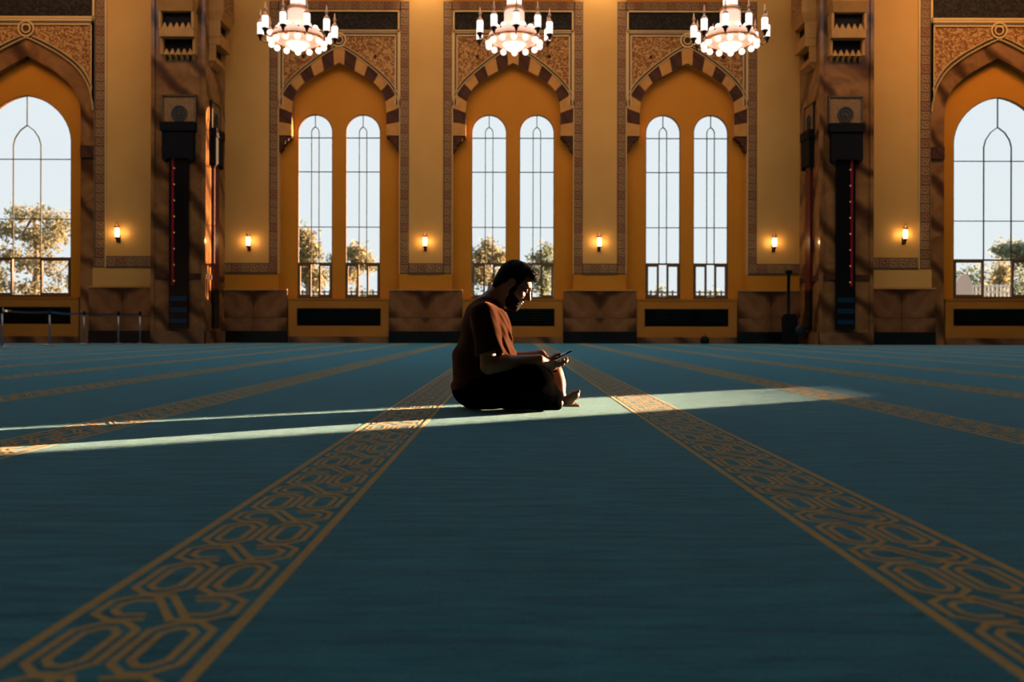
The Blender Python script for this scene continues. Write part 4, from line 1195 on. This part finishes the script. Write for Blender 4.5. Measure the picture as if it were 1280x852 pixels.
def head_sdf(p):
    d = ell(p, hp(-.012, 0, .018), (.094, .076, .100), Rh)
    d = smin(d, ell(p, hp(.030, 0, -.045), (.060, .056, .070), Rh), .03)
    d = smin(d, ell(p, hp(.058, 0, -.100), (.026, .026, .020), Rh), .03)          # chin
    d = smin(d, ell(p, hp(.070, 0, .030), (.022, .050, .016), Rh), .02)           # brow
    for s in (-1, 1):
        d = smin(d, ell(p, hp(.060, s*.040, -.030), (.025, .024, .022), Rh), .02)  # cheek
        d = smax(d, -ell(p, hp(.094, s*.031, .004), (.020, .020, .013), Rh), .010) # eye socket
        d = np.minimum(d, ell(p, hp(.074, s*.031, .004), (.0125, .0125, .0125)))  # eyeball
        ear = ell(p, hp(-.012, s*.079, -.008), (.020, .009, .031), Rh)
        ear = smax(ear, -ell(p, hp(-.008, s*.088, -.006), (.011, .006, .018), Rh), .004)
        d = smin(d, ear, .006)
    d = smin(d, cone(p, hp(.086, 0, .016), hp(.112, 0, -.024), .0085, .0125), .012)   # nose
    for s in (-1, 1): d = smin(d, ell(p, hp(.098, s*.011, -.028), (.011, .009, .009), Rh), .006)
    d = smin(d, ell(p, hp(.087, 0, -.056), (.012, .024, .0065), Rh), .006)         # lips
    d = smin(d, ell(p, hp(.085, 0, -.069), (.012, .021, .0075), Rh), .006)
    d = smax(d, -ell(p, hp(.101, 0, -.0625), (.010, .022, .0018), Rh), .003)
    return d
def body_sdf(p):
    d = head_sdf(p)
    d = smin(d, cone(p, neb+np.array((-.012,0,-.01)), hp(-.035, 0, -.05), .064, .056), .035)
    # trunk (under the clothes)
    t = ell(p, che, (.105, .165, .13)); t = smin(t, ell(p, bel, (.13, .155, .14)), .06); t = smin(t, ell(p, pel, (.115, .15, .095)), .06)
    t = smin(t, ell(p, P(607, 388, MY), (.075, .17, .05)), .05)
    d = smin(d, t, .04)
    for sh, el, wr, (ch, th), pc, sd in ((shN, elN, wrN, handN, pcN, -1), (shF, elF, wrF, handF, pcF, 1)):
        a = cone(p, sh, el, .050, .041); fo = cone(p, el, el+(wr-el)*.35, .042, .044); fo = smin(fo, cone(p, el+(wr-el)*.35, wr, .044, .027), .02)
        a = smin(a, fo, .02)
        hnd = ell(p, pc, (.040, .022, .024), rot_axes(ph_d, ph_n))
        hnd = smin(hnd, cone(p, wr, pc, .026, .022), .018)
        fing = None
        for i, c in enumerate(ch):
            r = (.0088, .0092, .0090, .0080)[i]
            q = cone(p, c[0], c[1], r*1.15, r); q = smin(q, cone(p, c[1], c[2], r, r*.95), .003); q = smin(q, cone(p, c[2], c[3], r*.95, r*.82), .003)
            fing = q if fing is None else np.minimum(fing, q)
        q = cone(p, th[0], th[1], .0135, .011); q = smin(q, cone(p, th[1], th[2], .011, .0095), .004); q = smin(q, cone(p, th[2], th[3], .0095, .008), .003)
        hnd = smin(hnd, fing, .006); hnd = smin(hnd, q, .008)
        a = smin(a, hnd, .012)
        d = smin(d, a, .015)
    for hip, kn, an in ((hipN, knN, anN), (hipF, knF, anF)):
        l = cone(p, hip, kn, .078, .058)
        mid = kn+(an-kn)*.35
        s_ = smin(cone(p, kn, mid, .052, .053), cone(p, mid, an, .053, .032), .03)
        l = smin(l, s_, .03); d = smin(d, l, .03)
    # far foot flat on the floor, near foot with the sole raised
    ff = cone(p, P(702.5, 503, 5.10), P(711, 505.5, 5.04), .030, .022); ff = smin(ff, cone(p, P(711, 505.5, 5.04), P(719, 505.5, 5.0), .024, .013), .02)
    for i in range(5):
        b = P(718+.6*(2-abs(i-1)), 506, 4.972+.013*i); ff = smin(ff, cone(p, b, b+np.array((.020,-.006,-.003)), .0085, .007), .006)
    d = smin(d, ff, .015)
    nf = cone(p, P(706, 501, 4.99), P(711, 500, 4.965), .028, .026); nf = smin(nf, cone(p, P(711, 500.5, 4.965), P(719, 492.5, 4.94), .027, .022), .02)
    nf = smin(nf, cone(p, P(719, 493.5, 4.93), P(719, 492, 4.96), .018, .018), .02)
    for i in range(5):
        b = P(720.5, 490.5+.4*i, 4.918+.013*i); nf = smin(nf, cone(p, b, b+np.array((.013,-.001,.010)), .0095, .008), .006)
    d = smin(d, nf, .015)
    return smax(d, -p[:, 2]+.004, .004)
lo = P(556, 515, 4.45)+0; hi = P(735, 318, 5.45)
LO = (-.40, 4.55, -.02); HI = (.42, 5.40, .90)
body = sdf_obj('body', body_sdf, LO, HI, .0034, M['skin'], person)

def vnoise(p, s, seed=0.0):
    q = p*s+seed
    return (np.sin(q[:,0]*1.7+1.3*np.sin(q[:,1]*1.1+.7))+np.sin(q[:,1]*1.9+1.1*np.sin(q[:,2]*1.3))+np.sin(q[:,2]*1.6+1.2*np.sin(q[:,0]*1.2+2)))/3
def shirt_sdf(p):
    d = ell(p, P(608, 408, MY), (.138, .192, .135))
    d = smin(d, ell(p, P(606, 448, MY), (.182, .205, .15)), .07)
    d = smin(d, ell(p, P(601, 482, MY), (.162, .20, .105)), .07)
    d = smin(d, ell(p, P(606, 389, MY), (.088, .195, .062)), .05)
    d = smin(d, ell(p, P(612, 379, MY), (.072, .085, .04)), .04)      # collar
    for sh, el in ((shN, elN), (shF, elF)):
        e = sh+(el-sh)*.74+np.array((.016, 0, .004))
        sl = cone(p, sh, e, .070, .078)
        cut = (p-e) @ ((el-sh)/np.linalg.norm(el-sh)).astype(np.float32)
        sl = smax(sl, cut-.012, .008)
        sl = smax(sl, -np.maximum(cone(p, sh, e+(el-sh)*.3, .06, .068), -(cut+.05)), .004)
        d = smin(d, sl, .03)
    # folds running down the chest and sleeve, drag folds across the belly
    x = p[:,0]; z = p[:,2]; y = p[:,1]
    front = np.clip((x-(-.12))/.12, 0, 1)
    f1 = np.sin((x+.42*z)*135+1.3*np.sin(y*8)+1.1*np.sin(z*7+1))
    f2 = np.sin((y*62+x*30+z*14)+1.6*np.sin(z*13+y*8))
    f3 = np.sin((x*.9+.5*z)*215+2.2*np.sin(y*15+2)+1.5*np.sin(z*12))
    d = d+(.0047*f1*(.65+.35*np.sin(y*17+z*9))+.0022*f2+.0022*f3)*front*np.clip((z-.22)/.1, 0, 1)
    d = d+.0035*np.sin(z*60+x*25+3*np.sin(y*12+x*9))*np.clip((.40-z)/.2, 0, 1)+.0028*vnoise(p, 34)
    # neck opening
    d = smax(d, -cone(p, neb+np.array((-.005,0,-.02)), hp(-.01, 0, -.03), .066, .074), .006)
    return smax(d, -z+.006, .004)
sdf_obj('t_shirt', shirt_sdf, LO, HI, .0036, M['shirt'], person)

def shorts_sdf(p):
    d = ell(p, pel+np.array((.02,0,-.015)), (.165, .20, .105))
    a = cone(p, hipN, knN, .112, .084)
    s1 = cone(p, knN, P(690, 499, 4.83), .086, .056); a = smin(a, s1, .03)
    b = cone(p, hipF, knF+np.array((-.02,0,-.005)), .112, .070)
    cut = (p-(knF+np.array((.012,0,-.022)))) @ np.array((.75, 0, -.66), np.float32)
    b = smax(b, cut-.012, .01)
    d = smin(d, a, .05); d = smin(d, b, .045)
    # cloth of the near leg lying on the carpet and slack between the thighs
    d = smin(d, cone(p, P(640, 500, 4.84), P(688, 501.5, 4.84), .055, .046), .05)
    d = smin(d, ell(p, P(646, 474, 4.86), (.205, .10, .095)), .05)
    d = d+.0045*np.sin(p[:,0]*50+p[:,2]*70+3*np.sin(p[:,1]*14))*np.clip((p[:,0]+.1)/.2, 0, 1)+.003*vnoise(p, 40, 3.)
    return smax(d, -p[:, 2]+.004, .004)
sdf_obj('trousers', shorts_sdf, LO, HI, .0038, M['shorts'], person)

def hair_sdf(p):
    d = ell(p, hp(-.020, 0, .032), (.099, .083, .101), Rh)
    d = smin(d, ell(p, hp(.040, 0, .092), (.058, .066, .038), Rh), .03)
    d = smin(d, ell(p, hp(-.072, 0, -.035), (.036, .060, .062), Rh), .03)
    q = (p-HC.astype(np.float32)) @ Rh.T.astype(np.float32); f, s, u = q[:,0], q[:,1], q[:,2]
    # hairline: clear of the face, ears and neck
    face = np.minimum(f-(.036+.10*np.clip(u-.02, 0, 1)), .074-u)       # >0 inside the face zone
    side = np.minimum(np.minimum(f+.030, .006-u), np.abs(f-.026)-.019)
    d = smax(d, smin(face, .05-u*0, .002), .008)
    d = smax(d, side, .01)
    d = smax(d, -(u+.092+.25*(f+.06)), .012)
    for sg in (-1, 1): d = smax(d, -ell(p, hp(-.010, sg*.082, -.010), (.026, .022, .036), Rh), .006)
    curl = np.sin(f*260+3*np.sin(s*120))*np.sin(s*240+2*np.sin(u*150))*np.sin(u*230+2*np.sin(f*110))
    return d+.0042*curl*np.clip((u-.02)/.06, .25, 1)
sdf_obj('hair', hair_sdf, HC-.17, HC+.19, .0026, M['hair'], person)

def beard_sdf(p):
    d = ell(p, hp(.030, 0, -.050), (.067, .0615, .074), Rh)
    d = smin(d, ell(p, hp(.062, 0, -.107), (.032, .031, .024), Rh), .03)
    q = (p-HC.astype(np.float32)) @ Rh.T.astype(np.float32); f, s, u = q[:,0], q[:,1], q[:,2]
    top = u-(-.046-.35*np.clip(f-.035, 0, 1)+1.2*np.clip(.045-f, 0, .08))       # cheeks bare in front, sideburn behind
    d = smax(d, top, .006); d = smax(d, -(f+.028), .008)
    m = ell(p, hp(.090, 0, -.062), (.030, .027, .016), Rh); d = smax(d, -m, .006)
    mo = ell(p, hp(.084, 0, -.045), (.0145, .032, .0075), Rh)
    d = np.minimum(d, mo)
    for sg in (-1, 1): d = np.minimum(d, ell(p, hp(.016, sg*.064, -.020), (.017, .0085, .046), Rh))
    return d+.0016*np.sin(f*420)*np.sin(s*400)*np.sin(u*380)
sdf_obj('beard', beard_sdf, HC-.16, HC+.16, .0026, M['hair'], person)
for sg in (-1, 1):
    m = MB(); m.tube([hp(.089, sg*.014, .026), hp(.091, sg*.030, .031), hp(.080, sg*.048, .027)], [.004, .0048, .003], 8)
    o = m.build('eyebrow', M['hair'], person, True); o.location = -Vector(person.location)
gl = MB()
for sg in (-1, 1):
    gl.tube([hp(.103-.012*(abs(math.cos(a)*.026*sg+sg*.033)/.06), sg*.033+.025*math.cos(a), .002+.020*math.sin(a)) for a in [2*PI*k/20 for k in range(20)]], .0019, 6, True)
    gl.tube([hp(.096, sg*.058, .008), hp(.04, sg*.079, .006), hp(-.010, sg*.0815, .004), hp(-.028, sg*.079, -.012)], .0019, 6)
gl.tube([hp(.104, -.009, .006), hp(.108, 0, .009), hp(.104, .009, .006)], .0018, 6)
glo = gl.build('glasses', M['frame'], person, True); glo.location = -Vector(person.location)
for sg in (-1, 1):
    q = MB(); ring = [hp(.103-.012*(abs(math.cos(a)*.026*sg+sg*.033)/.06), sg*.033+.025*math.cos(a), .002+.020*math.sin(a)) for a in [2*PI*k/20 for k in range(20)]]
    n_ = Rh[0]*.001
    q.add([p+n_ for p in ring]+[p-n_ for p in ring], [list(range(20)), list(range(39, 19, -1))]+[(i, i+20, (i+1)%20+20, (i+1)%20) for i in range(20)])
    q.build('lens', M['glass'], glo)

# ---- the phone
ph = empty('smartphone', tuple(ph_c))
Rp = Matrix(((ph_d[0], ph_s[0], ph_n[0]), (ph_d[1], ph_s[1], ph_n[1]), (ph_d[2], ph_s[2], ph_n[2]))).to_4x4()
ph.matrix_world = Matrix.Translation(Vector(ph_c)) @ Rp
def rbox(mb, hx, hy, z0, z1, r, n=5):
    pts = []
    for cx, cy, a0 in ((hx-r, hy-r, 0), (-hx+r, hy-r, PI/2), (-hx+r, -hy+r, PI), (hx-r, -hy+r, 3*PI/2)):
        for i in range(n+1):
            a = a0+PI/2*i/n; pts.append((cx+r*math.cos(a), cy+r*math.sin(a)))
    k = len(pts); mb.add([(x, y, z0) for x, y in pts]+[(x, y, z1) for x, y in pts], [list(range(k))[::-1], list(range(k, 2*k))]+[(i, (i+1)%k, (i+1)%k+k, i+k) for i in range(k)])
m = MB(); rbox(m, .0735, .0355, -.004, .0036, .009); m.build('case', M['phone'], ph)
m = MB(); rbox(m, .0705, .0330, .0036, .0044, .007); m.build('screen', M['glassscreen'], ph)
m = MB(); rbox(m, .012, .012, -.0058, -.004, .004); o = m.build('camera_bump', M['steel'], ph); o.location = (.055, .018, 0)
tag(ph, 'thin black smartphone held in both hands of the seated man', 'phone')
